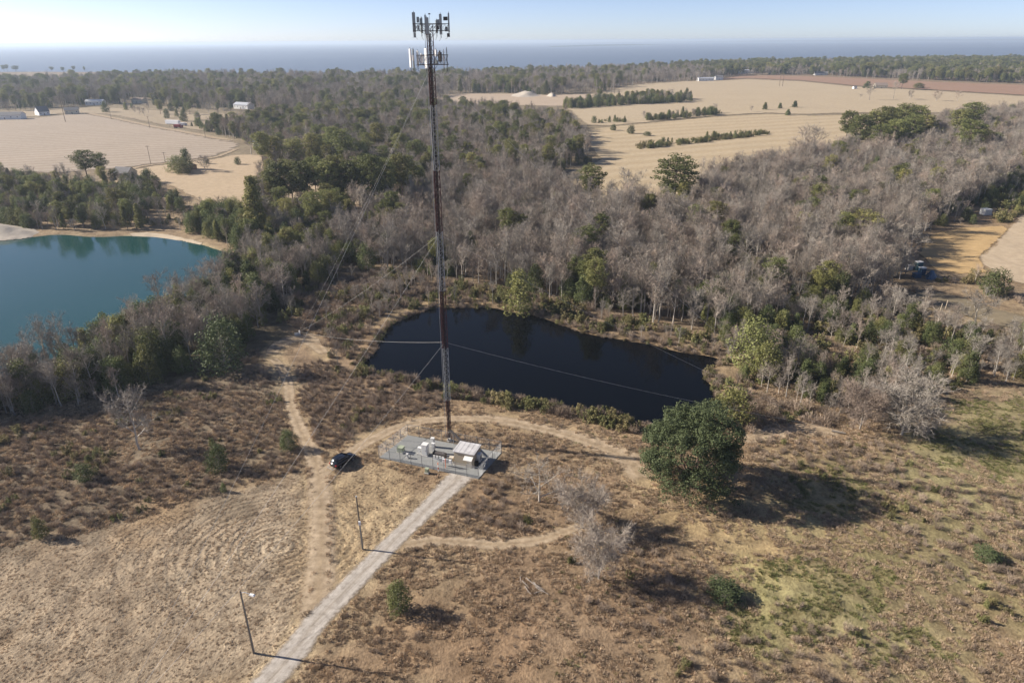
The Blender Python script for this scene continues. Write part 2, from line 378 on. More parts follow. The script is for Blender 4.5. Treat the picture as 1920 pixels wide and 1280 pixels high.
r2 = gm.new('ShaderNodeMapping'); r2.inputs['Scale'].default_value = (.34, 1.0, 1); gm.link(r1.outputs[0], r2.inputs['Vector'])
sw = gm.math('MULTIPLY', gm.noise(1.0, 4, .65, r2.outputs[0]), 1.3)
rel = gm.math('MULTIPLY', gm.math('ADD', gm.math('MULTIPLY', ring, .55), sw), mown)
gm.bump(gm.math('ADD', gm.math('MULTIPLY', n2, 1.0), gm.math('MULTIPLY', rel, .62)), .8, .28); M['ground'] = gm.m
W, Hn = len(GX), len(GY)
i = np.arange(W*Hn).reshape(Hn, W)
quads = np.stack([i[:-1, :-1], i[:-1, 1:], i[1:, 1:], i[1:, :-1]], -1).reshape(-1, 4)
gme = mesh_np('ground', np.column_stack([P, Z]), quads, 'ground')
mw_ = GP([(-150, 1340), (-150, 1045), (120, 1005), (300, 957), (430, 922), (565, 872), (700, 862), (832, 912), (740, 1005), (660, 1078), (590, 1165), (470, 1340)])
mwn = np.zeros(len(P)); mwn[near] = sstep(2.5, -2.5, sdist(P[near], mw_)); gme.attributes.new('mown', 'FLOAT', 'POINT').data.foreach_set('value', mwn.astype(np.float32))
ca = gme.attributes.new('tint', 'FLOAT_COLOR', 'POINT'); ca.data.foreach_set('color', np.column_stack([C, np.ones(len(C))]).astype(np.float32).ravel())
gme.polygons.foreach_set('use_smooth', np.ones(len(quads), bool))
structure(link('ground', gme))

# ------------------------------------------------------------------ water
def water_mat(key, col, rough, ior, bump, bscale, stretch=1.0):
    t = NT(key); t.base(col); t.rough(rough); t.b.inputs['IOR'].default_value = ior; t.b.inputs['Specular IOR Level'].default_value = .5
    mp = t.new('ShaderNodeMapping'); mp.inputs['Scale'].default_value = (1, stretch, 1); t.link(t.pos(), mp.inputs['Vector'])
    n = t.noise(bscale, 3, .6, mp.outputs[0]); t.bump(n, bump, .1); M[key] = t.m; return t
water_mat('dark_water', (.0016, .0022, .0030), .06, 1.165, .05, 1.1)
wm = water_mat('blue_water', (.022, .105, .120), .10, 1.25, .10, .8)
nb = wm.noise(.035, 3, .6); wm.base(wm.mix(nb, (.011, .048, .044), (.015, .060, .058)))
sm = water_mat('sea_water', (.07, .11, .17), .42, 1.33, .25, .05, 3.0)
nb = sm.noise(.0007, 4, .6); sm.base(sm.ramp(nb, [(.3, (.085, .115, .160)), (.7, (.120, .150, .195))]))
def sheet(name, poly, z, mat):
    b = MB(); b.add([(x, y, z) for x, y in poly], [tuple(range(len(poly)))]); return structure(b.build(name, mat))
def grow(poly, d):
    c = poly.mean(0); a = np.roll(poly, 1, 0)-np.roll(poly, -1, 0); n = np.stack([a[:, 1], -a[:, 0]], 1); n /= np.linalg.norm(n, axis=1)[:, None]+1e-9
    if ((poly-c)*n).sum() < 0: n = -n
    return poly+n*d
sheet('dark_pond', [tuple(q) for q in grow(DARK_POND, .8)], WATER_Z, 'dark_water')
sheet('blue_pond', [tuple(q) for q in grow(BLUE_POND, .8)], WATER_Z, 'blue_water')
sea_edge = [(x, y-120) for x, y in sorted(SHORE)]
sheet('sea', [(-31000, sea_edge[0][1])]+[p for p in sea_edge if abs(p[0]) < 30000]+[(31000, sea_edge[-1][1]), (31000, 29000), (-31000, 29000)], -1.2, 'sea_water')

# ------------------------------------------------------------------ sheets laid on the ground: road, tracks, fields
def soft_mat(key, build, hard=.35, nscale=1.2, gain=4.0):
    """opaque in the middle, breaking up into the ground along its border (attribute edge 0..1)"""
    t = NT(key); t.rough(.95); build(t)
    e = t.new('ShaderNodeAttribute', attribute_name='edge').outputs['Fac']
    f = t.math('ADD', e, t.math('MULTIPLY', t.math('SUBTRACT', t.noise(nscale, 5, .7), .5), 1.3))
    f = t.math('MULTIPLY', t.math('SUBTRACT', f, hard), gain, True)
    tr = t.new('ShaderNodeBsdfTransparent'); ms = t.new('ShaderNodeMixShader')
    t.link(f, ms.inputs[0]); t.link(tr.outputs[0], ms.inputs[1]); t.link(t.b.outputs[0], ms.inputs[2]); t.link(ms.outputs[0], t.out.inputs['Surface'])
    M[key] = t.m
road_ang = atan2(G(640, 1115)[1]-G(850, 905)[1], G(640, 1115)[0]-G(850, 905)[0])
def gravel(t):
    u = t.new('ShaderNodeAttribute', attribute_name='across').outputs['Fac']
    s_ = t.math('ABSOLUTE', u)
    rut = t.ramp(s_, [(.0, (.33, .29, .24)), (.28, (.43, .39, .34)), (.55, (.44, .40, .35)), (.8, (.36, .31, .25)), (1, (.33, .26, .19))])
    n = t.noise(1.1, 6, .7); c = t.mix(1, rut, t.ramp(n, [(.3, (.72, .70, .68)), (.7, (1.2, 1.2, 1.2))]), 'MULTIPLY')
    mp0 = t.new('ShaderNodeMapping'); mp0.inputs['Rotation'].default_value = (0, 0, -road_ang); mpx = t.new('ShaderNodeMapping'); mpx.inputs['Scale'].default_value = (.10, 1.5, 1); t.link(t.pos(), mp0.inputs['Vector']); t.link(mp0.outputs[0], mpx.inputs['Vector']); c = t.mix(.8, c, t.ramp(t.noise(2.2, 5, .7, mpx.outputs[0]), [(.3, (.70, .69, .67)), (.7, (1.22, 1.22, 1.22))]), 'MULTIPLY')
    n2 = t.noise(9, 3, .7); c = t.mix(.6, c, t.ramp(n2, [(.3, (.7, .7, .7)), (.7, (1.2, 1.2, 1.2))]), 'MULTIPLY'); t.base(c); t.bump(n2, .5, .05)
def dirt(t):
    u = t.new('ShaderNodeAttribute', attribute_name='across').outputs['Fac']; s_ = t.math('ABSOLUTE', u)
    rut = t.ramp(s_, [(.0, (.345, .262, .172)), (.3, (.420, .328, .228)), (.55, (.425, .332, .230)), (1, (.35, .265, .175))])
    n = t.noise(.9, 7, .72); c = t.mix(1, rut, t.ramp(n, [(.3, (.72, .70, .66)), (.7, (1.2, 1.2, 1.18))]), 'MULTIPLY'); t.base(c); t.bump(n, .6, .12)
soft_mat('gravel', gravel, .30, 1.1, 1.7); soft_mat('dirt', dirt, .30, .7, 1.15)
def ribbon(name, line, halfw, mat, z=.05, cols=9):
    line = np.asarray(line); n = len(line)
    tang = np.gradient(line, axis=0); tang /= np.linalg.norm(tang, axis=1)[:, None]; nr = np.stack([-tang[:, 1], tang[:, 0]], 1)
    hw = np.interp(np.linspace(0, 1, n), np.linspace(0, 1, len(halfw)), halfw)
    us = np.linspace(-1, 1, cols); V = []; A = []; Ed = []
    for k in range(n):
        end = min(1, min(k, n-1-k)/2.0)
        for u in us:
            q = line[k]+nr[k]*hw[k]*1.35*u; V.append((q[0], q[1], float(hz(q[0], q[1]))+z)); A.append(u); Ed.append(min(1, (1-abs(u))*2.2)*end)
    Fq = [(a*cols+b, a*cols+b+1, (a+1)*cols+b+1, (a+1)*cols+b) for a in range(n-1) for b in range(cols-1)]
    me = mesh_np(name, V, Fq, mat)
    me.attributes.new('across', 'FLOAT', 'POINT').data.foreach_set('value', np.array(A, np.float32))
    me.attributes.new('edge', 'FLOAT', 'POINT').data.foreach_set('value', np.array(Ed, np.float32))
    return structure(link(name, me))
def densify(line, d):
    out = [line[0]]
    for a, b in zip(line[:-1], line[1:]):
        k = max(1, int(np.linalg.norm(b-a)/d)); out += [a+(b-a)*(j+1)/k for j in range(k)]
    return np.array(out)
ribbon('gravel_road', densify(ROAD, .8), [2.5, 2.0, 1.6, 1.5, 1.6, 1.65, 1.75, 1.85, 1.9], 'gravel', .07)
for k, (ln, w) in enumerate(TRACK_XY): ribbon('dirt_track', densify(ln, .9), w, 'dirt', .045)
ribbon('dirt_road', densify(np.array(dirt_far()), 12), [3.2]*4, 'dirt', .28, 5)
ribbon('farm_lane', densify(smooth_line(GP([(236, 322), (262, 313), (300, 308), (360, 301), (400, 296), (430, 286), (452, 276)]), 3), 8), [1.8]*3, 'dirt', .28, 5)

def field_mat(key, a, b, rows=None, ang=0.0, rs=.08):
    def f(t):
        n = t.noise(.02, 6, .65); c = t.mix(n, a, b)
        if rows:
            mp = t.new('ShaderNodeMapping'); mp.inputs['Rotation'].default_value = (0, 0, ang); t.link(t.pos(), mp.inputs['Vector'])
            w = t.new('ShaderNodeTexWave', Scale=rs, Distortion=4.0, Detail=4); w.inputs['Detail Scale'].default_value = .6; t.link(mp.outputs[0], w.inputs['Vector'])
            c = t.mix(w.outputs['Fac'], c, t.mix(1, c, rows, 'MULTIPLY'))
        n2 = t.noise(.35, 4, .7); c = t.mix(1, c, t.ramp(n2, [(.3, (.84, .82, .80)), (.7, (1.12, 1.12, 1.1))]), 'MULTIPLY'); t.base(c); t.bump(n2, .4, .3)
    soft_mat(key, f, .3, .12)
rowdir = atan2(G(1500, 172)[1]-G(1100, 188)[1], G(1500, 172)[0]-G(1100, 188)[0])
field_mat('stubble', (.30, .250, .195), (.38, .315, .245), (.84, .80, .76), pi/2-radians(18), .028)
field_mat('pasture', (.36, .275, .185), (.42, .325, .21))
field_mat('straw', (.375, .305, .205), (.45, .37, .25), (.86, .82, .79), -rowdir+pi/2, .030)
field_mat('hay', (.375, .300, .200), (.44, .35, .225), (.90, .88, .84), -rowdir+pi/2, .016)
field_mat('brown_crop', (.24, .150, .10), (.30, .19, .125))
field_mat('bare_earth', (.33, .26, .19), (.42, .33, .24))
field_mat('corner', (.36, .285, .195), (.44, .35, .245))
field_mat('orange_grass', (.36, .245, .115), (.46, .32, .16))
field_mat('yard_dirt', (.15, .125, .08), (.26, .21, .14)); field_mat('sand', (.38, .31, .22), (.47, .39, .29)); field_mat('yards', (.22, .18, .125), (.37, .29, .19))
def field(name, poly, mat, step, z=.25, margin=None):
    a = np.array(poly); margin = margin or step*1.6
    xs = np.arange(a[:, 0].min(), a[:, 0].max()+step, step); ys = np.arange(a[:, 1].min(), a[:, 1].max()+step, step)
    X, Y = np.meshgrid(xs, ys); Q = np.stack([X.ravel(), Y.ravel()], 1); sd = sdist(Q, poly)
    ok = (sd < step*1.5).reshape(X.shape); W_ = len(xs); idx = np.arange(len(Q)).reshape(X.shape)
    keep = ok[:-1, :-1] & ok[1:, :-1] & ok[:-1, 1:] & ok[1:, 1:]
    Fq = np.stack([idx[:-1, :-1], idx[:-1, 1:], idx[1:, 1:], idx[1:, :-1]], -1)[keep]
    used, inv = np.unique(Fq, return_inverse=True); Q2 = Q[used]
    me = mesh_np(name, np.column_stack([Q2, hz(Q2[:, 0], Q2[:, 1])+z]), inv.reshape(-1, 4), mat)
    me.attributes.new('edge', 'FLOAT', 'POINT').data.foreach_set('value', np.clip(.35-sd[used]/margin, 0, 1).astype(np.float32))
    return structure(link(name, me))
field('field', FIELDS['left_field'], 'stubble', 8); field('pasture', FIELDS['pasture'], 'pasture', 4, .22)
field('field', FIELDS['right_field'], 'straw', 9, .30); field('field', FIELDS['near_field'], 'hay', 5, .26)
field('field', FIELDS['brown_field'], 'brown_crop', 10, .45); field('clearing', FIELDS['far_clearing'], 'bare_earth', 12)
field('field', FIELDS['corner_field'], 'corner', 2.5, .2); field('meadow', FIELDS['orange_meadow'], 'orange_grass', 2, .15)
field('farmyard', FIELDS['yard'], 'yard_dirt', 2, .15); field('clearing', FIELDS['stand_clearing'], 'pasture', 3, .2); field('farmyard', FIELDS['far_yards'], 'yards', 10, .2)
field('sand_beach', [tuple(q) for q in GP([(240, 438), (270, 436), (310, 439), (355, 448), (380, 454), (376, 457), (340, 449), (300, 444), (250, 441)])], 'sand', 1.0, .12, 1.2)
# sand bank by the blue pond: a low mound
def mound(name, poly, h, mat, seed):
    a = np.array(poly); st = max(np.ptp(a[:, 0]), np.ptp(a[:, 1]))/40
    xs = np.arange(a[:, 0].min(), a[:, 0].max()+st, st); ys = np.arange(a[:, 1].min(), a[:, 1].max()+st, st)
    X, Y = np.meshgrid(xs, ys); Q = np.stack([X.ravel(), Y.ravel()], 1); sd = sdist(Q, poly)
    R = max(1e-3, -sd.min()); Zm = h*sstep(0, R, -sd)*(.6+.8*vnoise(Q, st*6, seed))+.3*(vnoise(Q, st*2, seed+1)-.5)*(sd < 0)-.4*(sd > 0)
    idx = np.arange(len(Q)).reshape(X.shape); Fq = np.stack([idx[:-1, :-1], idx[:-1, 1:], idx[1:, 1:], idx[1:, :-1]], -1)
    ok = (sd < st).reshape(X.shape); Fq = Fq[ok[:-1, :-1] & ok[1:, 1:]]
    me = mesh_np(name, np.column_stack([Q, Zm]), Fq, mat); return link(name, me)
simple('sand_plain', (.40, .35, .285), .95, .25, .8, bump=.6)
structure(mound('sand_bank', FIELDS['sand_bank'], 3.4, 'sand_plain', 3))
# far shore across the water
simple('far_land', (.05, .065, .06), 1, .3, .002)
def far_land(name, pts, depth, h, seed):
    V = []; Fq = []; n = len(pts); r = np.random.default_rng(seed)
    for k, (x, y) in enumerate(pts):
        e = min(1, 4*min(k, n-1-k)/n); hh = h*(.5+.5*r.random())*e+.3
        V += [(x, y, -2), (x, y+depth*.15, hh), (x, y+depth*.7, hh*1.1), (x, y+depth, -2)]
    for k in range(n-1):
        for j in range(3): Fq.append((k*4+j, (k+1)*4+j, (k+1)*4+j+1, k*4+j+1))
    return structure(link(name, mesh_np(name, V, Fq, 'far_land')))
def along(a, b, n): return [(a[0]+(b[0]-a[0])*k/(n-1), a[1]+(b[1]-a[1])*k/(n-1)) for k in range(n)]
far_land('far_island', along(G(1035, 88.5), G(1245, 84), 60), 1500, 11, 1)
far_land('far_shore', along((1800, 21500), (24000, 14500), 300), 2500, 40, 2)

# ------------------------------------------------------------------ plants: a few shapes of each kind, built leaf by leaf and twig by twig
def rvec(r): 
    v = Vector((r.gauss(0, 1), r.gauss(0, 1), r.gauss(0, 1))); return v.normalized()
def twig(mb, p, d, L, w, r):
    """one thin tapering twig: a single long triangle"""
    sde = d.cross(rvec(r)).normalized()*(w/2); q = p+d*L
    mb.add([tuple(p-sde), tuple(p+sde), tuple(q)], [(0, 1, 2)])
def bare_tree(seed, h, spread, upright, limbs=7, dens=1.0, fork=.35):
    r = random.Random(seed); wood, tw = MB(), MB()
    lean = Vector((r.uniform(-.06, .06), r.uniform(-.06, .06), 1)).normalized()
    pts = [Vector((0, 0, -.3))]; n = 6
    for k in range(n):
        d = (lean+Vector((r.uniform(-.10, .10), r.uniform(-.10, .10), 0))).normalized(); pts.append(pts[-1]+d*(h*.80/n))
    R0 = h*.0145+.045
    for k in range(n): wood.tube(pts[k], pts[k+1], R0*(1-.82*k/n), R0*(1-.82*(k+1)/n), 5, cap=False)
    def at(t):
        t = max(0, min(.999, t))*n; k = int(t); return pts[k].lerp(pts[k+1], t-k)
    for q in range(limbs):
        t = fork+(1-fork)*(q+r.random()*.8)/limbs; p = at(t); a = q*2.4+r.uniform(-.5, .5)
        cu = (t-fork)/(1-fork); L = spread*h*(.55+.75*sin(pi*min(1, .15+cu*.80)))*r.uniform(.75, 1.2)*(1 if cu < .8 else .75)
        d = Vector((cos(a), sin(a), upright*r.uniform(.7, 1.4))).normalized(); rr = R0*.5*(1.15-t)
        seg = 4; lp = [p]
        for k in range(seg):
            d = (d+Vector((r.uniform(-.25, .25), r.uniform(-.25, .25), r.uniform(-.02, .28)))).normalized(); lp.append(lp[-1]+d*(L/seg))
        for k in range(seg): wood.tube(lp[k], lp[k+1], max(.014, rr*(1-.8*k/seg)), max(.012, rr*(1-.8*(k+1)/seg)), 4 if k < 2 else 3, cap=False)
        nb = int(7*dens)+3
        for b in range(nb):
            u = .22+.78*(b+r.random())/nb; k = min(seg-1, int(u*seg)); bp = lp[k].lerp(lp[k+1], u*seg-k)
            bd = (rvec(r)*.85+(lp[k+1]-lp[k]).normalized()*.6+Vector((0, 0, .35*upright))).normalized(); bl = L*r.uniform(.28, .5)*(1.2-.5*u)
            bq = bp+bd*bl; tw.tube(bp, bq, .034, .014, 3, cap=False)
            for c in range(int(5*dens)+2):
                v = .15+.85*r.random(); cp = bp.lerp(bq, v); cd = (rvec(r)*.8+bd*.7+Vector((0, 0, .25))).normalized(); cl = bl*r.uniform(.35, .7)
                twig(tw, cp, cd, cl, .046, r)
                for e in range(4):
                    w = r.uniform(.2, 1); ep = cp+cd*cl*w; twig(tw, ep, (rvec(r)*.8+cd*.8+Vector((0, 0, .15))).normalized(), cl*r.uniform(.45, .85), .031, r)
    return wood, tw
def leaf(mb, p, nrm, size, r):
    a = nrm.orthogonal().normalized(); b = nrm.cross(a); t = r.uniform(0, 2*pi)
    u = (a*cos(t)+b*sin(t))*size; v = (b*cos(t)-a*sin(t))*size*r.uniform(.45, .8)
    mb.add([tuple(p-u-v*.3), tuple(p+u*.2-v), tuple(p+u+v*.2), tuple(p-u*.1+v)], [(0, 1, 2, 3)])
def puff(mb, c, rad, n, size, r, flat=.7, up=.35):
    for k in range(n):
        d = rvec(r); rr = rad*(.45+.55*r.random()**.5); p = Vector(c)+Vector((d.x*rr, d.y*rr, d.z*rr*flat))
        leaf(mb, p, (d+rvec(r)*.9+Vector((0, 0, up))).normalized(), size*r.uniform(.7, 1.3), r)
def pine(seed, h, crown=.5, width=.2, lobes=34, clear=True):
    r = random.Random(seed); wood, fol = MB(), MB(); n = 6; pts = [Vector((0, 0, -.3))]
    for k in range(n): pts.append(pts[-1]+(Vector((r.uniform(-.03, .03), r.uniform(-.03, .03), 1)).normalized())*((h*.96+.3)/n))
    R0 = h*.012+.04
    for k in range(n): wood.tube(pts[k], pts[k+1], R0*(1-.8*k/n), R0*(1-.8*(k+1)/n), 6, cap=False)
    def at(t): t = max(0, min(.999, t))*n; k = int(t); return pts[k].lerp(pts[k+1], t-k)
    for q in range(lobes):
        t = 1-crown*((q+.5)/lobes)**.9; s_ = (1-t)/crown
        prof = (.25+1.05*sin(pi*min(1, .12+s_*.80))) if clear else (.15+1.0*s_)
        R = h*width*prof*r.uniform(.55, 1.15); a = q*2.4+r.uniform(-.6, .6)
        p = at(t); c = p+Vector((cos(a)*R, sin(a)*R, R*r.uniform(.02, .30)))
        wood.tube(p-Vector((0, 0, .2)), c, .05+.02*R, .02, 3, cap=False)
        pr = h*.066*r.uniform(.7, 1.35)
        puff(fol, c, pr, 58, .20, r, .62); puff(fol, p.lerp(c, .55)+Vector((0, 0, .1)), pr*.9, 26, .20, r, .6)
    puff(fol, at(.98)+Vector((0, 0, .1)), h*.06, 40, .19, r, .8)
    return wood, fol
def evergreen(seed, h, w, cone=.35, lobes=46, size=.18, base=.05, per=44):
    """dense evergreen: rounded (cone 0) to pointed (cone 1)"""
    r = random.Random(seed); wood, fol = MB(), MB()
    wood.tube((0, 0, -.3), (r.uniform(-.2, .2), r.uniform(-.2, .2), h*.75), h*.016+.04, .03, 5, cap=False)
    for q in range(lobes):
        z = (q+.5)/lobes; a = q*2.39996+r.uniform(-.4, .4)
        rnd = sqrt(max(0, 1-(2*z-.85)**2/1.35)); prof = (1-cone)*rnd+cone*(1-z)*1.15
        R = w*.5*prof*(r.uniform(.45, .95)+.22*sin(3*a+seed)+.12*sin(5*a+2*seed)); c = Vector((cos(a)*R, sin(a)*R, h*(base+(1-base)*z*.95)*(1+.10*sin(2*a+seed*1.7))))
        wood.tube((0, 0, c.z*.6), c, .035, .015, 3, cap=False)
        pr = w*.185*r.uniform(.75, 1.3); puff(fol, c, pr, per, size, r, .85)
    return wood, fol
def leaf_shrub(seed, h, w):
    """several uneven leafy stems of different height, twigs sticking out"""
    r = random.Random(seed); mb = MB()
    for k in range(r.randint(7, 10)):
        a = r.uniform(0, 2*pi); R = w*.46*sqrt(r.random()); hh = h*r.uniform(.45, 1.05)*(1-.35*R/(w*.5)); b = Vector((cos(a)*R, sin(a)*R, 0))
        for q in range(5): puff(mb, b+Vector((r.uniform(-.2, .2), r.uniform(-.2, .2), hh*(q+.6)/5)), .34*r.uniform(.6, 1.25)*(1.15-.12*q)*h/2.4, 20, .12, r, .9)
        for q in range(4): twig(mb, b+Vector((0, 0, hh*.6)), (rvec(r)*.6+Vector((0, 0, 1))).normalized(), hh*.55, .05, r)
    return mb
def dry_shrub(seed, h, w, n=60):
    r = random.Random(seed); mb = MB()
    for k in range(n):
        a = r.uniform(0, 2*pi); rr = w*.5*sqrt(r.random()); lean = Vector((cos(a)*rr, sin(a)*rr, h*r.uniform(.6, 1.05)*(1-.45*(rr/(w*.5))**2)))
        b = Vector((cos(a)*rr*.35, sin(a)*rr*.35, -.1)); d = lean-b; L = d.length; d.normalize(); twig(mb, b, d, L, .05, r)
        for e in range(3):
            t = r.uniform(.4, .95); twig(mb, b+d*L*t, (d+rvec(r)*.75).normalized(), L*r.uniform(.2, .4), .035, r)
    return mb
def tuft(seed, h, w, n=26, bw=.055):
    r = random.Random(seed); mb = MB()
    for k in range(n):
        a = r.uniform(0, 2*pi); rr = w*.5*sqrt(r.random()); tip = Vector((cos(a)*rr, sin(a)*rr, h*r.uniform(.5, 1)*(1-.5*(2*rr/w)**2)))
        b = Vector((cos(a)*rr*.45, sin(a)*rr*.45, -.04)); d = tip-b; L = d.length; twig(mb, b, d.normalized(), L, bw, r)
    return mb

class Kind:  # shapes of one kind; each shape is a list of (part name, mesh) and a joined copy for the scattered mass
    def __init__(s, name): s.name = name; s.shapes = []; s.col = bpy.data.collections.new('shapes_'+name)
    def add(s, parts, h):
        meshes = []; allmb = MB(); mats = []
        for k, (pn, mb, mat) in enumerate(parts):
            meshes.append((pn, mb.mesh(s.name+'_'+pn, [mat]))); o_ = len(allmb.v); allmb.v += mb.v
            allmb.f += [tuple(i+o_ for i in f) for f in mb.f]; allmb.mi += [k]*len(mb.f); mats.append(mat)
        me = meshes[0][1] if len(parts) == 1 else allmb.mesh(s.name, mats)
        ob = bpy.data.objects.new('%s_shape_%02d' % (s.name, len(s.shapes)), me); s.col.objects.link(ob)
        s.shapes.append((meshes, h))
K = {n: Kind(n) for n in ('bare_tree', 'pine_tree', 'evergreen_tree', 'evergreen_shrub', 'dry_shrub', 'tuft', 'green_tuft', 'weed')}
for s_, (h, sp, up, li, de, fk) in enumerate([(12, .26, 1.2, 9, .9, .45), (11, .27, 1.1, 9, .95, .38), (13.5, .24, 1.4, 10, .85, .5), (12, .29, 1.0, 9, .95, .42), (10, .33, .9, 9, 1.05, .3), (13, .25, 1.3, 10, .85, .52), (9, .38, .7, 9, 1.2, .22), (8, .36, .9, 10, 1.15, .15), (8, .46, .55, 15, 2.1, .12), (8, .40, .5, 9, .8, .12)]):
    w_, t_ = bare_tree(100+s_, h, sp, up, li, de, fk); K['bare_tree'].add([('trunk', w_, 'bare_bark'), ('crown', t_, 'bare_twig')], h)
for s_, (h, cr, wi, lo, cl) in enumerate([(16, .52, .15, 50, True), (17, .48, .17, 54, True), (15, .62, .16, 56, True), (16, .60, .19, 62, True), (13, .85, .19, 64, False), (14, .68, .16, 56, True)]):
    w_, f_ = pine(200+s_, h, cr, wi, lo, cl); K['pine_tree'].add([('trunk', w_, 'pine_bark'), ('crown', f_, 'pine_needles')], h)
for s_, (h, w, c_, lo) in enumerate([(8, 5.5, .15, 64), (7, 5.5, .0, 60), (9, 5.0, .5, 64), (6, 3.6, .8, 50), (8, 6.5, .1, 74)]):
    w_, f_ = evergreen(300+s_, h, w, c_, lo); K['evergreen_tree'].add([('trunk', w_, 'bare_bark'), ('crown', f_, 'evergreen_leaf')], h)
for s_, (h, w) in enumerate([(2.6, 2.8), (2.2, 3.0), (3.0, 2.6), (2.0, 2.2), (2.4, 3.2), (3.2, 2.4)]):
    f_ = leaf_shrub(400+s_, h, w)
    K['evergreen_shrub'].add([('foliage', f_, 'shrub_leaf')], h)
for s_, (h, w) in enumerate([(1.6, 2.0), (1.3, 1.8), (2.0, 2.2), (1.1, 1.6)]): K['dry_shrub'].add([('twigs', dry_shrub(500+s_, h, w, 80), 'dry_twig')], h)
for s_ in range(4): K['tuft'].add([('blades', tuft(600+s_, .42, .85, 34, .06), 'dry_grass')], .42)
for s_ in range(3): K['green_tuft'].add([('blades', tuft(700+s_, .36, .8, 30, .075), 'green_grass')], .36)
for s_ in range(3): K['weed'].add([('stems', dry_shrub(800+s_, .8, 1.1, 34), 'dry_twig')], .8)

def scatter(name, kind, XY, S, idx=None, rot=None, z=None):
    """uncountable plants: one object whose points carry the kind's shapes"""
    n = len(XY)
    if n == 0: return
    k = K[kind]; me = bpy.data.meshes.new(name); me.vertices.add(n)
    zz = hz(XY[:, 0], XY[:, 1]) if z is None else z
    me.vertices.foreach_set('co', np.column_stack([XY, zz]).astype(np.float32).ravel())
    idx = rng.integers(0, len(k.shapes), n) if idx is None else idx; rot = rng.random(n)*2*pi if rot is None else rot
    me.attributes.new('scl', 'FLOAT', 'POINT').data.foreach_set('value', np.asarray(S, np.float32))
    me.attributes.new('rot', 'FLOAT', 'POINT').data.foreach_set('value', rot.astype(np.float32))
    me.attributes.new('idx', 'INT', 'POINT').data.foreach_set('value', idx.astype(np.int32))
    ob = stuff(link(name, me)); ng = bpy.data.node_groups.new(name, 'GeometryNodeTree')
    ng.interface.new_socket('Geometry', in_out='INPUT', socket_type='NodeSocketGeometry'); ng.interface.new_socket('Geometry', in_out='OUTPUT', socket_type='NodeSocketGeometry')
    N, L = ng.nodes, ng.links; gi = N.new('NodeGroupInput'); go = N.new('NodeGroupOutput')
    ci = N.new('GeometryNodeCollectionInfo'); ci.inputs['Collection'].default_value = k.col; ci.inputs['Separate Children'].default_value = True; ci.inputs['Reset Children'].default_value = True
    ip = N.new('GeometryNodeInstanceOnPoints'); ip.inputs['Pick Instance'].default_value = True
    def na(a, t_):
        q = N.new('GeometryNodeInputNamedAttribute'); q.data_type = t_; q.inputs['Name'].default_value = a; return q.outputs['Attribute']
    cx = N.new('ShaderNodeCombineXYZ'); L.new(na('rot', 'FLOAT'), cx.inputs['Z'])
    L.new(gi.outputs[0], ip.inputs['Points']); L.new(ci.outputs[0], ip.inputs['Instance']); L.new(na('idx', 'INT'), ip.inputs['Instance Index'])
    L.new(cx.outputs[0], ip.inputs['Rotation']); L.new(na('scl', 'FLOAT'), ip.inputs['Scale']); L.new(ip.outputs[0], go.inputs[0])
    md = ob.modifiers.new('scatter', 'NODES'); md.node_group = ng
    return ob

def place(kind, shape, x, y, s, rz, label, cat, group=None, name=None, sz=1.0, mats=None):
    """one plant as a thing of its own: trunk and crown are its parts"""
    meshes, h = K[kind].shapes[shape]; loc = (x, y, float(hz(x, y)))
    if len(meshes) == 1:
        o_ = link(name or kind, meshes[0][1]); o_.location = loc; o_.rotation_euler = (0, 0, rz); o_.scale = (s, s, s*sz); return tag(o_, label, cat, group)
    e = thing(name or kind, loc, label, cat, rz, group); e.scale = (s, s, s*sz)
    for pn, me in meshes: link(pn, me, e)
    return e

# ------------------------------------------------------------------ single plants that stand out
PROM = []   # ground positions kept clear for them
def put(kind, shape, bx, by, top, wpx, label, cat='tree', group=None, name=None, hmul=1.0, leaf_mat=None):
    x, y = G(bx, by); h = height_at(bx, by, top)*hmul; meshes, h0 = K[kind].shapes[shape]
    me = meshes[-1][1]; vx = np.empty(len(me.vertices)*3, np.float32); me.vertices.foreach_get('co', vx); vx = vx.reshape(-1, 3)
    w0 = np.ptp(vx[:, 0]); w = wpx*mpp(bx, by); e = place(kind, shape, x, y, 1, random.uniform(0, 6.28), label, cat, group, name)
    s_ = w/w0 if wpx else h/h0; e.scale = (s_, s_, h/vx[:, 2].max()); PROM.append((x, y, w*.45))
    if leaf_mat:
        c_ = [q for q in e.children if q.name.startswith('crown')][0]; c_.data = c_.data.copy(); c_.data.materials[0] = M[leaf_mat]
    return e
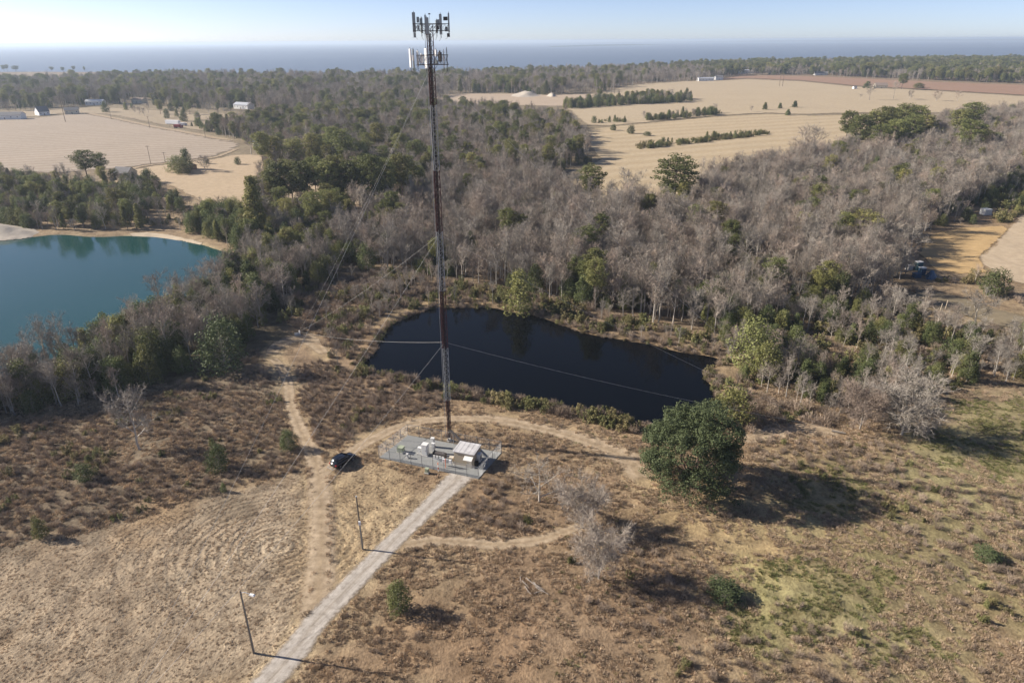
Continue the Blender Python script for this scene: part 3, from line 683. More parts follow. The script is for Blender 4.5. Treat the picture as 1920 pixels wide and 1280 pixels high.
# the big evergreen oak
def live_oak():
    r = random.Random(5); wood, fol = MB(), MB(); h, w = 15.2, 20.5
    wood.tube((0, 0, -.3), (.2, .1, 2.4), .62, .45, 8)
    for q in range(9):
        a = q*2.4; d = Vector((cos(a), sin(a), r.uniform(.6, 1.5))).normalized(); p = Vector((.2, .1, 2.0))
        for k in range(4):
            q2 = p+d*r.uniform(1.4, 2.2); wood.tube(p, q2, .26-.055*k, .205-.055*k, 5, cap=False); p = q2; d = (d+rvec(r)*.3).normalized()
    lob = []
    for k in range(16):                                     # uneven sub-crowns, smaller ones low on the outside
        a = k*2.39996; q = (k+.5)/16; zc = h*(.30+.52*(1-q)**.7); R = w*.5*(.20+.52*q**.6)*r.uniform(.75, 1.1); sr = r.uniform(2.2, 3.5)*(1.1-.35*q)
        c0 = Vector((cos(a)*R, sin(a)*R, zc+r.uniform(-.8, .9)))
        for j in range(30):
            d = rvec(r)
            if d.z < -.5: d.z *= -.5
            lob.append((c0+Vector((d.x*sr, d.y*sr, d.z*sr*.8)), r.uniform(.7, 1.15)))
    for k in range(120):
        a = r.uniform(0, 2*pi); e = r.uniform(.4, .96); lob.append((Vector((cos(a)*w*.43*e, sin(a)*w*.41*e, r.uniform(.5, 6.5))), r.uniform(.8, 1.25)))
    for c, pr in lob: puff(fol, c, pr, 105, .135, r, .8, .5)
    x, y = G(1292, 912); PROM.append((x, y, 8.5)); e = thing('oak_tree', (x, y, float(hz(x, y))), 'huge dark green round evergreen oak standing alone at the right end of the dark pond', 'tree')
    wood.build('trunk', 'pine_bark', e); fol.build('crown', 'oak_leaf', e)
live_oak()
put('pine_tree', 3, 1262, 398, 290, 96, 'tallest broad pine standing alone before the tan field, right of centre')
put('pine_tree', 2, 1106, 390, 307, 56, 'slim tall pine with layered crown left of the leafless tree before the field')
put('bare_tree', 6, 1170, 395, 310, 66, 'large leafless tree with dark limbs between the two lone pines before the field')
put('bare_tree', 4, 1503, 296, 230, 56, 'left one of two big dark leafless trees at the field edge')
put('bare_tree', 3, 1526, 296, 228, 60, 'right one of two big dark leafless trees at the field edge')
put('pine_tree', 3, 1608, 470, 394, 92, 'broad round pine rising from the bare wood left of the orange meadow')
put('pine_tree', 1, 1530, 408, 345, 52, 'round topped pine amid grey bare trees, above the centre right of the wood')
put('evergreen_tree', 1, 1860, 552, 500, 64, 'bright green round tree between the blue equipment and the corner field')
put('bare_tree', 6, 1705, 480, 415, 74, 'pale leafless tree standing beside the orange meadow')
put('bare_tree', 6, 1825, 612, 535, 84, 'sprawling pale leafless tree in front of the farmyard on the right')
put('evergreen_tree', 4, 1408, 690, 590, 92, 'tall olive green tree at the far right corner of the dark pond')
put('evergreen_tree', 0, 1432, 712, 640, 70, 'bright green rounded tree just below the olive tree at the pond corner')
put('evergreen_tree', 1, 1372, 790, 720, 88, 'yellow green bushy tree just behind the huge evergreen oak')
put('bare_tree', 8, 1690, 815, 692, 165, 'large brown grey leafless thicket tree beside the green meadow on the right')
put('bare_tree', 8, 1612, 805, 704, 105, 'pale stemmed leafless tree left of the large thicket tree on the right')
put('bare_tree', 8, 1092, 990, 888, 122, 'spreading grey leafless tree, upper of two in the meadow right of the gravel drive')
put('bare_tree', 8, 1122, 1086, 966, 126, 'dense grey leafless tree, lower of two in the meadow right of the gravel drive')
put('bare_tree', 9, 1012, 940, 850, 120, 'tangled pale leafless tree beside the fenced compound')
put('evergreen_tree', 0, 748, 1145, 1088, 54, 'round olive green bush with a dark shadow right of the gravel drive', 'bush', name='bush')
put('evergreen_tree', 4, 542, 842, 803, 38, 'green bush at the edge of the dirt track left of the black car', 'bush', name='bush')
put('evergreen_tree', 1, 78, 1008, 968, 34, 'lone yellow green bush in the brown brush at the left edge', 'bush', name='bush')
put('evergreen_tree', 1, 160, 900, 868, 44, 'olive bush in the brown brush on the far left', 'bush', name='bush')
put('evergreen_tree', 1, 420, 922, 904, 14, 'tiny bright green bush where the guy wire crosses the meadow', 'bush', name='bush')
put('evergreen_tree', 4, 412, 882, 828, 46, 'tallest olive bush in the brush left of the dirt track', 'bush', name='bush')
put('bare_tree', 6, 262, 842, 722, 100, 'small pale leafless tree standing in the brush on the left', 'tree')
put('evergreen_tree', 2, 975, 585, 495, 62, 'bright green pine like tree on the far bank of the dark pond')
put('evergreen_tree', 4, 424, 696, 586, 92, 'dark green tree at the right end of the grove by the blue pond', leaf_mat='oak_leaf')
put('evergreen_tree', 1, 1850, 1046, 1010, 62, 'dark green bush in the lower right meadow', 'bush', name='bush', hmul=.55, leaf_mat='oak_leaf')
put('evergreen_tree', 0, 1358, 1118, 1062, 76, 'dark green sprawling bush beside the light green patch', 'bush', name='bush', hmul=.45, leaf_mat='oak_leaf')
ORD = 'first second third fourth fifth sixth seventh eighth ninth tenth eleventh twelfth thirteenth fourteenth'.split()
# pines of the stand in the middle, trunks showing over the clearing
for k, (bx, by, tp, wp) in enumerate([(487, 452, 328, 62), (512, 398, 318, 46), (530, 400, 300, 50), (552, 398, 296, 52), (575, 402, 300, 50), (598, 398, 292, 54), (622, 402, 298, 50), (642, 398, 288, 54), (662, 402, 300, 50), (684, 398, 292, 52), (704, 404, 286, 56), (728, 398, 294, 50), (756, 392, 286, 50),
        (497, 330, 244, 42), (520, 326, 252, 44), (556, 330, 256, 44), (590, 322, 248, 42), (628, 318, 236, 46), (648, 330, 240, 44), (690, 318, 262, 44), (712, 300, 228, 38)]):
    lab0 = ORD[k-1 if k < 13 else k-13]+' ' if k else ''
    lab = {0: 'leftmost pine of the tall stand, full green down to the ground'}.get(k, lab0+('tall bare trunked pine from the left in the front row of the middle stand' if k < 13 else 'dark pine from the left in the back row of the middle stand'))
    put('pine_tree', 4 if k == 0 else k % 4, bx, by, tp, wp, lab, 'tree', 'pines of the stand in the middle')
for k, (bx, by, tp, wp, lab) in enumerate([(168, 346, 280, 46, 'left one of two dark pines beside the grey roofed house'), (196, 346, 286, 40, 'right one of two dark pines beside the grey roofed house')]):
    put('pine_tree', k, bx, by, tp, wp, lab)
for k, (bx, by, tp, wp) in enumerate([(1582, 282, 206, 42), (1606, 290, 212, 54), (1632, 282, 205, 50), (1650, 276, 198, 48), (1668, 270, 200, 48), (1690, 268, 192, 54), (1712, 262, 196, 46), (1640, 300, 232, 52), (1672, 292, 222, 52), (1702, 284, 212, 50), (1728, 276, 214, 44), (1812, 262, 190, 56), (1790, 272, 204, 50), (1810, 300, 222, 56)]):
    put('pine_tree', (k*3) % 4, bx, by, tp, wp, [ORD[[0, 1, 2, 4, 5, 7, 9, 3, 6, 8, 10][k] if k < 11 else k-11]+(' broad green pine from the left in the clump at the right field edge' if k < 11 else ' of three olive pines in the bare wood near the right edge')][0], 'tree', 'pines at the field edge on the right' if k < 11 else 'pines near the right edge')
# cedars and bushes alone in the fields
M2 = []
for k, (bx, by, hp, wp, lab) in enumerate([(1434, 206, 15, 13, 'leftmost of the four dark cedars alone in the tan field'), (1462, 204, 11.5, 12, 'smallest of the four dark cedars, middle one of the back row'), (1490, 202, 13.5, 15, 'rightmost of the four dark cedars alone in the tan field'), (1477, 217, 12.5, 14, 'nearest of the four dark cedars alone in the tan field'),
        (1114, 231, 15, 13, 'dark bush at the left end of the short bush row in the field'), (1150, 245, 13, 15, 'small bush in the near field left of the round one'), (1183, 251, 18, 19, 'round dark bush standing alone in the near field'), (1214, 255, 9, 19, 'low wide bush right of the round dark bush')]):
    put('evergreen_tree', 3 if k < 4 else 1, bx, by, by-hp, wp, lab, 'bush', name='cedar_bush')
put('bare_tree', 7, 1408, 210, 197, 11, 'thin bare sapling left of the four cedars'); put('bare_tree', 4, 1340, 212, 192, 16, 'bare sapling at the right end of the second hedgerow')
for k, (bx, by, hp, wp, lab) in enumerate([(388, 308, 13, 12, 'left one of two small green trees in the pasture'), (446, 309, 16, 15, 'right one of two small green trees in the pasture')]): put('evergreen_tree', k, bx, by, by-hp, wp, lab)
put('bare_tree', 6, 472, 290, 240, 44, 'spreading leafless tree at the end of the pale farm lane')
for k, (bx, by, tp, wp, lab) in enumerate([(335, 322, 290, 44, 'green bushy tree left of the little brick shed'), (352, 318, 275, 30, 'dark pointed tree behind the little brick shed'), (345, 326, 300, 40, 'dark low evergreen in front of the brick shed')]): put('evergreen_tree', (k*2) % 5, bx, by, tp, wp, lab)
put('bare_tree', 7, 385, 322, 288, 40, 'grey leafless bush tree right of the little brick shed')
for k, (bx, by, tp, wp, lab) in enumerate([(1626, 166, 152, 20, 'dark pointed evergreen left of the field farmhouse'), (1722, 166, 155, 24, 'dark evergreen right of the field farmhouse')]): put('evergreen_tree', 3-k*3, bx, by, tp, wp, lab)
for k, (bx, by, tp, wp) in enumerate([(1630, 188, 152, 24), (1675, 186, 150, 22), (1705, 188, 168, 16), (1755, 190, 168, 24), (1795, 190, 168, 18), (1612, 188, 175, 9)]):
    put('bare_tree', 4+k % 4, bx, by, tp, wp, ORD[[1, 2, 3, 4, 5, 0][k]]+' leafless tree from the left in the row before the field farmhouse', 'tree', 'leafless trees in the row by the farmhouse')
put('pine_tree', 3, 1690, 168, 137, 22, 'tall pine rising behind the field farmhouse')
for k, (bx, by, tp, wp) in enumerate([(8, 133.5, 119, 9), (14, 133.5, 118, 9), (30, 133.5, 120, 15), (98, 134, 122, 10), (118, 134, 123, 9), (139, 134, 121, 9), (159, 134, 122, 5)]):
    put('pine_tree', k % 2, bx, by, tp, wp, ORD[k]+' tiny flat topped pine from the left on the marsh by the sea', 'tree', 'pines on the marsh by the sea')

# ------------------------------------------------------------------ woods, thickets and hedgerows
ZONES = [  # photo polygon of the stems, plants per 100 m2, {kind: (share, min scale, max scale)}, where (for the label)
    ('behind the pond', [(600, 470), (690, 412), (760, 392), (860, 362), (960, 347), (1040, 352), (1090, 397), (1150, 395), (1230, 400), (1290, 390), (1330, 350), (1420, 322), (1500, 312), (1590, 288), (1700, 268), (1760, 240), (1925, 215), (2150, 225), (2150, 330), (1925, 340), (1780, 405), (1740, 430), (1690, 470), (1700, 520), (1640, 560), (1440, 600), (1350, 630), (1250, 612), (1180, 598), (1080, 570), (980, 548), (860, 525), (760, 508), (690, 505)],
        11.0, dict(bare_tree=(.76, .74, 1.2), evergreen_tree=(.215, .4, .95), pine_tree=(.025, .65, .9)), 'wood behind the dark pond'),
    ('middle mixed', [(500, 300), (480, 380), (470, 430), (540, 462), (600, 468), (690, 410), (760, 390), (860, 360), (960, 345), (1040, 332), (1070, 312), (1108, 290), (1090, 262), (1070, 236), (1000, 222), (900, 212), (800, 206), (700, 210), (600, 216), (500, 225), (460, 240), (380, 246), (420, 256), (468, 268), (492, 284)],
        6.2, dict(bare_tree=(.70, .8, 1.2), pine_tree=(.18, .5, 1.05), evergreen_tree=(.12, .5, 1.1)), 'mixed wood in the middle distance'),
    ('far left wood', [(-260, 160), (-260, 212), (0, 206), (120, 202), (200, 196), (300, 200), (360, 204), (470, 214), (600, 212), (800, 204), (810, 190), (850, 176), (930, 174), (1020, 178), (1130, 174), (1190, 158), (1350, 150), (1345, 142), (1290, 132), (1150, 136), (1000, 140), (850, 146), (700, 148), (560, 150), (400, 149), (250, 150), (100, 156)],
        2.2, dict(bare_tree=(.80, 1.0, 1.55), pine_tree=(.14, .85, 1.35), evergreen_tree=(.06, 1.0, 1.6)), 'far wood towards the sea'),
    ('far right wood', [(1345, 146), (1400, 141), (1500, 141), (1700, 149), (1925, 158), (2400, 176), (2500, 125), (1925, 116), (1700, 117), (1500, 121), (1300, 127), (1200, 131), (1290, 134)],
        1.8, dict(pine_tree=(.42, .9, 1.35), bare_tree=(.53, .95, 1.45), evergreen_tree=(.05, .8, 1.6)), 'far wood behind the brown field'),
    ('yards', [(0, 212), (120, 206), (240, 214), (330, 236), (420, 250), (470, 230), (440, 212), (360, 206), (250, 198), (120, 200), (0, 206)], .22, dict(evergreen_tree=(.4, .7, 1.3), bare_tree=(.4, .7, 1.1), pine_tree=(.2, .7, 1)), 'farmyards beyond the left field'),
    ('road hedge', [(350, 238), (420, 252), (470, 266), (490, 262), (470, 240), (420, 232)], 3.5, dict(bare_tree=(.4, .5, .8), evergreen_tree=(.6, .5, .9)), 'hedge along the pale farm road'),
    ('beyond blue pond', [(-300, 432), (-140, 430), (0, 418), (80, 432), (150, 434), (240, 430), (270, 426), (250, 405), (300, 395), (360, 400), (300, 365), (280, 342), (230, 350), (180, 352), (100, 345), (0, 338), (-300, 345)],
        6.5, dict(evergreen_tree=(.46, .55, 1.0), bare_tree=(.38, .5, .85), pine_tree=(.16, .5, .72)), 'belt beyond the blue pond'),
    ('thicket beyond blue pond', [(250, 405), (300, 395), (380, 384), (430, 392), (470, 400), (440, 440), (360, 434), (290, 430), (260, 428)], 6.5, dict(bare_tree=(.65, .3, .55), evergreen_shrub=(.35, .9, 1.7)), 'thicket beyond the blue pond'),
    ('pond corner', [(355, 436), (390, 410), (440, 400), (480, 412), (540, 430), (600, 448), (640, 480), (650, 510), (600, 520), (540, 505), (500, 490), (455, 474), (430, 462), (395, 452)], 9.0, dict(evergreen_tree=(.62, .6, 1.1), pine_tree=(.20, .5, .75), bare_tree=(.18, .6, .9)), 'corner of the blue pond'),
    ('left grove', [(-150, 815), (0, 775), (120, 762), (230, 735), (330, 700), (420, 655), (480, 622), (520, 585), (560, 545), (640, 520), (600, 500), (540, 490), (480, 478), (455, 490), (440, 525), (385, 552), (300, 597), (200, 640), (90, 688), (0, 722), (-150, 772)],
        13.0, dict(bare_tree=(.52, .7, 1.08), evergreen_tree=(.48, .55, 1.05)), 'grove between the blue pond and the brush'),
    ('grove front', [(-150, 815), (0, 782), (120, 770), (230, 742), (330, 706), (420, 662), (490, 628), (470, 606), (400, 645), (320, 682), (220, 714), (110, 745), (0, 757), (-150, 790)], 10.0, dict(evergreen_tree=(.75, .55, 1.0), bare_tree=(.25, .5, .8)), 'dark front of the grove by the brush'),
    ('right thicket', [(1350, 630), (1440, 600), (1640, 560), (1700, 590), (1800, 615), (1925, 640), (2100, 650), (2100, 735), (1925, 725), (1820, 715), (1760, 740), (1700, 770), (1620, 790), (1520, 775), (1470, 750), (1440, 760), (1420, 740), (1375, 700)],
        15.0, dict(bare_tree=(.40, .38, .75), evergreen_tree=(.24, .4, .85), evergreen_shrub=(.20, .8, 1.6), dry_shrub=(.16, 1.0, 1.8)), 'thicket right of the dark pond'),
    ('right upper thicket', [(1690, 470), (1745, 432), (1800, 422), (1890, 420), (1925, 395), (2100, 380), (2100, 325), (1925, 340), (1780, 405), (1740, 430)], 6.0, dict(bare_tree=(.35, .35, .6), evergreen_tree=(.30, .4, .7), evergreen_shrub=(.35, 1.0, 1.9)), 'thicket above the orange meadow'),
    ('right evergreens', [(1600, 335), (1700, 310), (1925, 275), (2100, 270), (2100, 330), (1925, 345), (1780, 405), (1650, 400)], 3.0, dict(evergreen_tree=(.85, .6, 1.15), pine_tree=(.15, .5, .8)), 'right hand wood above the orange meadow'),
    ('pond end brush', [(1380, 700), (1440, 750), (1560, 772), (1700, 775), (1730, 800), (1600, 815), (1480, 800), (1400, 812), (1360, 760), (1352, 700)], 26.0, dict(dry_shrub=(.80, .9, 1.7), evergreen_shrub=(.20, .6, 1.2)), 'tangled brush right of the dark pond'),
    ('yard scrub', [(1690, 590), (1780, 602), (1860, 635), (1940, 655), (1925, 640), (1800, 600), (1720, 585), (1760, 530), (1850, 540), (1925, 580), (1925, 560), (1840, 515), (1740, 525), (1680, 560)], 9.0, dict(dry_shrub=(.5, .8, 1.6), evergreen_shrub=(.35, .7, 1.5), bare_tree=(.15, .3, .55)), 'scrub around the farmyard on the right'),
    ('yard thicket', [(1640, 560), (1700, 520), (1760, 512), (1850, 520), (1800, 545), (1740, 530), (1690, 548)], 1.6, dict(bare_tree=(.4, .3, .5), evergreen_tree=(.6, .3, .6)), 'thicket around the blue equipment'),
    ('far bank', [(690, 508), (760, 510), (860, 528), (980, 550), (1080, 572), (1180, 600), (1250, 614), (1360, 640), (1360, 668), (1280, 652), (1215, 638), (1165, 629), (1097, 617), (1052, 600), (1000, 583), (962, 576), (917, 568), (827, 569), (790, 576), (740, 590), (700, 600)],
        20.0, dict(evergreen_shrub=(.40, .6, 1.45), dry_shrub=(.45, .8, 1.6), bare_tree=(.15, .3, .6)), 'far bank of the dark pond'),
    ('near bank', [(676, 692), (749, 706), (835, 721), (880, 732), (925, 740), (989, 751), (1045, 760), (1105, 774), (1195, 794), (1190, 815), (1120, 796), (1050, 782), (980, 772), (900, 757), (830, 745), (740, 722), (670, 706)],
        34.0, dict(evergreen_shrub=(.55, .6, 1.35), dry_shrub=(.45, .8, 1.5)), 'near bank of the dark pond'),
    ('west bank', [(612, 668), (590, 620), (640, 560), (700, 540), (735, 580), (705, 612), (680, 648), (652, 676), (630, 690)], 18.0, dict(dry_shrub=(.66, .8, 1.6), evergreen_shrub=(.28, .6, 1.3), bare_tree=(.06, .3, .5)), 'left end of the dark pond'),
    ('west scrub', [(515, 600), (545, 556), (600, 528), (690, 515), (745, 530), (790, 556), (740, 580), (700, 605), (670, 640), (630, 655), (600, 622), (560, 622)], 26.0, dict(dry_shrub=(.78, .7, 1.5), evergreen_shrub=(.14, .6, 1.5), bare_tree=(.08, .3, .55)), 'scrub above the far guy anchor'),
    ('track brush', [(560, 680), (620, 676), (670, 702), (740, 722), (830, 745), (825, 765), (760, 775), (700, 800), (640, 830), (600, 845), (585, 810), (565, 760), (555, 715)], 80.0, dict(dry_shrub=(.97, .5, .9), evergreen_shrub=(.03, .4, .7)), 'brown brush between the dirt track and the pond'),
    ('left brush', [(-150, 830), (0, 795), (230, 765), (330, 722), (420, 680), (490, 650), (505, 690), (522, 745), (540, 800), (560, 850), (565, 880), (480, 905), (380, 930), (250, 965), (120, 1005), (-150, 1060)], 60.0, dict(dry_shrub=(.95, .34, .8), evergreen_shrub=(.05, .35, .8)), 'brown brush below the grove on the left'),
    ('compound brush', [(955, 890), (1040, 915), (1060, 965), (1000, 1000), (900, 985), (850, 975), (880, 930)], 55.0, dict(dry_shrub=(.96, .45, .9), evergreen_shrub=(.04, .3, .6)), 'brown brush beside the fenced compound'),
    ('meadow brush', [(1060, 1060), (1180, 1000), (1300, 1050), (1360, 1080), (1330, 1160), (1200, 1180), (1100, 1130)], 32.0, dict(dry_shrub=(.94, .35, .9), evergreen_shrub=(.06, .3, .6)), 'brown brush around the two meadow trees'),
    ('corner brush', [(1260, 1240), (1360, 1160), (1480, 1180), (1560, 1160), (1680, 1210), (1690, 1330), (1250, 1330)], 32.0, dict(dry_shrub=(.92, .35, .9), evergreen_shrub=(.08, .3, .6)), 'brown brush along the bottom edge'),
    ('right brush', [(1640, 880), (1760, 890), (1925, 930), (2050, 960), (2050, 1230), (1800, 1150), (1690, 1050), (1640, 960)], 20.0, dict(dry_shrub=(.90, .35, .95), evergreen_shrub=(.10, .3, .7)), 'brown brush in the right meadow'),
    ('oak brush', [(1400, 830), (1560, 800), (1700, 790), (1760, 800), (1700, 880), (1560, 900), (1420, 880)], 32.0, dict(dry_shrub=(.92, .4, .9), evergreen_shrub=(.08, .3, .7)), 'brown brush right of the huge oak'),
    ('pond track brush', [(870, 800), (960, 815), (1060, 835), (1100, 852), (1060, 870), (985, 855), (945, 835), (890, 815)], 32.0, dict(dry_shrub=(1, .35, .7)), 'brown weeds behind the fenced compound'),
    ('hedge one', [(1050, 204), (1110, 192), (1200, 186), (1296, 185), (1300, 192), (1200, 196), (1075, 204)], 4.0, dict(evergreen_tree=(.55, .8, 1.35), bare_tree=(.33, .6, 1.0), pine_tree=(.12, .6, .85)), 'tall hedgerow at the back of the tan field'),
    ('hedge two', [(1204, 224), (1232, 221), (1294, 216), (1348, 211), (1350, 215), (1294, 221), (1236, 226), (1205, 227)], 6.0, dict(evergreen_tree=(.6, .55, 1.0), evergreen_shrub=(.25, 1.2, 2.2), bare_tree=(.15, .5, .8)), 'second hedgerow in the tan field'),
    ('hedge three', [(1194, 274), (1226, 271), (1290, 264), (1345, 257), (1400, 252), (1440, 250), (1440, 254), (1365, 262), (1290, 272), (1195, 281)], 8.0, dict(evergreen_shrub=(.72, 1.0, 1.9), evergreen_tree=(.28, .35, .65)), 'low hedgerow in the near field'),
    ('field bushes', [(1120, 232), (1178, 230), (1180, 226), (1122, 227)], 3.5, dict(evergreen_tree=(.6, .35, .6), evergreen_shrub=(.4, 1, 1.6)), 'short bush row in the field'),
    ('wood edge', [(1080, 310), (1160, 302), (1170, 297), (1100, 296)], 4.0, dict(evergreen_shrub=(.6, 1, 1.8), evergreen_tree=(.4, .35, .6)), 'bushes at the corner of the middle wood'),
    ('marsh edge', [(310, 136), (350, 134.5), (352, 137), (320, 138)], .8, dict(evergreen_tree=(1, .8, 1.2)), 'marsh by the sea'),
]
NOUN = dict(bare_tree=('leafless grey tree', 'tree'), pine_tree=('green pine', 'tree'), evergreen_tree=('dark leafy evergreen', 'tree'), evergreen_shrub=('olive green shrub', 'shrub'), dry_shrub=('dry brown leafless shrub', 'shrub'))
ALL = {k: [] for k in NOUN}
for bx, by in [(180, 197), (262, 193), (296, 188), (458, 204), (628, 168), (665, 165), (870, 161), (1231, 141), (1303, 145), (1322, 152), (1347, 150), (1394, 138), (1460, 134), (1538, 141), (482, 274), (236, 334), (362, 318), (1847, 402)]:
    x, y = G(bx, by); d_ = hypot(x, y); step = 14 if d_ > 500 else 5
    for k in range(4): PROM.append((x*(1-k*step/d_), y*(1-k*step/d_), 15 if d_ > 500 else 5))
for bx, by in [(1704, 505), (1720, 510), (1740, 518), (1720, 530), (1745, 535)]: PROM.append((*G(bx, by), 5))
keep_clear = [(ROAD, 2.6)]+[(ln, min(w)+.5) for ln, w in TRACK_XY]
COMPOUND = [G(706, 858), G(765, 811), G(945, 846), G(900, 900)]
TOWER = G(843, 826)
for zn, poly, dens, mixd, where in ZONES:
    pp = GP(poly); a = np.array(pp); cell = sqrt(100/dens)
    xs = np.arange(a[:, 0].min(), a[:, 0].max(), cell); ys = np.arange(a[:, 1].min(), a[:, 1].max(), cell)
    X, Y = np.meshgrid(xs, ys); Q = np.stack([X.ravel(), Y.ravel()], 1); Q += (rng.random(Q.shape)-.5)*cell*1.3
    Q = Q[inside(Q, pp)]
    if dens < 11: Q = Q[rng.random(len(Q)) < .30+1.15*vnoise(Q, cell*4, 77)]
    ok = np.ones(len(Q), bool)
    if len(Q) and Q[:, 1].min() < 330:
        for pl in (DARK_POND, BLUE_POND): ok &= sdist(Q, [tuple(q) for q in pl]) > .6
        for ln, w in keep_clear: ok &= seg_dist(Q, ln) > w
        ok &= sdist(Q, COMPOUND) > 1.0
    for (x, y, rr) in PROM: ok &= np.hypot(Q[:, 0]-x, Q[:, 1]-y) > (rr if rr >= 15 else min(rr, 5))
    for nm in ('stand_clearing', 'right_field', 'near_field', 'brown_field', 'left_field', 'corner_field', 'yard'):
        if 'hedge' not in zn and 'bush' not in zn and 'yards' != zn: ok &= sdist(Q, FIELDS[nm]) > 1.0
    Q = Q[ok]; hv = (.78+.44*vnoise(Q, max(9, cell*3), 78)) if dens < 14 and len(Q) else np.ones(len(Q)); kinds = list(mixd); sh = np.array([mixd[k][0] for k in kinds], float); sh /= sh.sum()
    # kinds gather in clumps
    rk = np.argsort(np.argsort(vnoise(Q, cell*3.5, 91)+.55*rng.random(len(Q))))/max(1, len(Q))
    pick = np.searchsorted(np.cumsum(sh), rk*.9999)
    for k, q, hf in zip(np.minimum(pick, len(kinds)-1) if len(Q) else [], Q, hv):
        kd = kinds[k]; lo, hi = mixd[kd][1:]
        ALL[kd].append((q[0], q[1], random.uniform(lo, hi)*hf, where))
for pl, n_, where in ((DARK_POND, 420, 'water edge of the dark pond'), (BLUE_POND, 260, 'water edge of the blue pond')):
    ln_ = densify(np.vstack([pl, pl[:1]]), .5); gr = densify(np.vstack([grow(pl, 1), grow(pl, 1)[:1]]), .5)
    for k in rng.integers(0, len(ln_), n_):
        p = ln_[k]; d_ = gr[np.argmin(np.hypot(*(gr-p).T))]-p; d_ /= np.linalg.norm(d_)+1e-6; q = p+d_*rng.uniform(-.3, 2.2)
        u, v = project(q[0], q[1])
        if where.endswith('blue pond') and (v < 472 or u < -200): continue
        kd = 'dry_shrub' if rng.random() < .72 else 'evergreen_shrub'; ALL[kd].append((q[0], q[1], random.uniform(.45, 1.1) if kd == 'dry_shrub' else random.uniform(.35, .8), where))
LIMIT = dict(bare_tree=240, pine_tree=210, evergreen_tree=220, evergreen_shrub=250, dry_shrub=280)
STUFF_NAME = dict(bare_tree='bare_woodland', pine_tree='pine_woodland', evergreen_tree='evergreen_woodland', evergreen_shrub='green_undergrowth', dry_shrub='brown_brush')
for kd, lst in ALL.items():
    shp = rng.integers(0, 8 if kd == 'bare_tree' else len(K[kd].shapes), len(lst)); score = []
    for (x, y, s_, w), k in zip(lst, shp):
        u, v = project(x, y, K[kd].shapes[k][1]*s_*.6); inn = 0 < u < 1920 and 0 < v < 1290
        score.append(K[kd].shapes[k][1]*s_/hypot(x, y) if inn else 0)
    order = np.argsort(-np.array(score)); solo = set(order[:LIMIT[kd]].tolist()); rest = []
    for j, (x, y, s_, w) in enumerate(lst):
        if j in solo and score[j] > 0:
            place(kd, int(shp[j]), x, y, s_, random.uniform(0, 6.28), '%s in the %s' % (NOUN[kd][0], w) if 'bank' not in w and 'end of' not in w and 'corner' not in w and 'edge of' not in w else '%s on the %s' % (NOUN[kd][0], w) if 'bank' in w else '%s at the %s' % (NOUN[kd][0], w), NOUN[kd][1], w)
        else: rest.append(j)
    if rest:
        A_ = np.array([(lst[j][0], lst[j][1], lst[j][2]) for j in rest])
        o_ = scatter(STUFF_NAME[kd], kd, A_[:, :2], A_[:, 2], shp[rest]); o_['label'] = {'bare_tree': 'mass of leafless grey woods', 'pine_tree': 'mass of distant green pines', 'evergreen_tree': 'mass of dark evergreens in the woods', 'evergreen_shrub': 'mass of green undergrowth', 'dry_shrub': 'mass of low brown brush'}[kd]; o_['category'] = 'vegetation'
print('plants', {k: len(v) for k, v in ALL.items()})

# ------------------------------------------------------------------ grass: tufts, in swaths where the meadow was mown
def in_poly(px): return GP(px)
def rnd_in(poly, per_m2):
    a = np.array(poly); lo, hi = a.min(0), a.max(0); n = int((hi-lo).prod()*per_m2); Q = lo+rng.random((n, 2))*(hi-lo); return Q[inside(Q, poly)]
def clear_of(Q, road=1.9, pond=True):
    ok = seg_dist(Q, ROAD) > road+.5*(vnoise(Q, 1.5, 5)-.5)
    for ln, w in TRACK_XY: ok &= seg_dist(Q, ln) > min(w)*.9+.8*(vnoise(Q, 1.2, 6)-.3)
    ok &= sdist(Q, COMPOUND) > .25
    if pond: ok &= sdist(Q, [tuple(q) for q in DARK_POND]) > .3
    return ok
MOWN = GP([(-150, 1340), (-150, 1050), (120, 1010), (300, 962), (430, 930), (565, 880), (592, 930), (588, 1080), (560, 1180), (470, 1340)])
rows = []; cx_, cy_ = G(520, 1025)
ra = np.arange(1.0, 46, 1.05)
for R in ra:                                                   # rings, broken and uneven, fading into the meadow
    n = int(2*pi*R/.30); tt = np.linspace(0, 2*pi, n, endpoint=False); w_ = R*(1+.05*np.sin(tt*3+R*.2))
    q = np.stack([cx_+w_*1.25*np.cos(tt), cy_+w_*np.sin(tt)], 1); q += rng.normal(0, .16+.012*R, q.shape)
    rows.append(q[vnoise(q, 2.4, int(R*10))+.35*vnoise(q, 9, 12) > .50+.008*R])
Q = np.concatenate(rows); Q = Q[inside(Q, MOWN)]; Q = Q[clear_of(Q)]
S_ = .36+.30*rng.random(len(Q)); T_xy = [Q]; T_s = [S_]
Q = rnd_in(MOWN, 2.4); Q = Q[clear_of(Q)]; T_xy.append(Q); T_s.append(.22+.34*rng.random(len(Q))**1.5)
TRI = GP([(625, 895), (700, 865), (800, 900), (832, 915), (740, 1000), (660, 1075), (622, 1080)])
Q = rnd_in(TRI, 4.0); Q = Q[clear_of(Q) & (vnoise(Q, 1.1, 8)+.4*vnoise(Q, .6, 9) > .55)]; T_xy.append(Q); T_s.append(.3+.3*rng.random(len(Q)))
MEAD = [(-75, 38), (75, 38), (115, 150), (60, 150), (45, 118), (-70, 130), (-115, 150)]
Q = rnd_in(MEAD, 6.0); Q = Q[clear_of(Q)]; Q = Q[~inside(Q, MOWN) & ~inside(Q, TRI)]
dn = vnoise(Q, 2.2, 14)+.6*vnoise(Q, .9, 15)+.3*vnoise(Q, 12, 16); Q = Q[dn > .80]
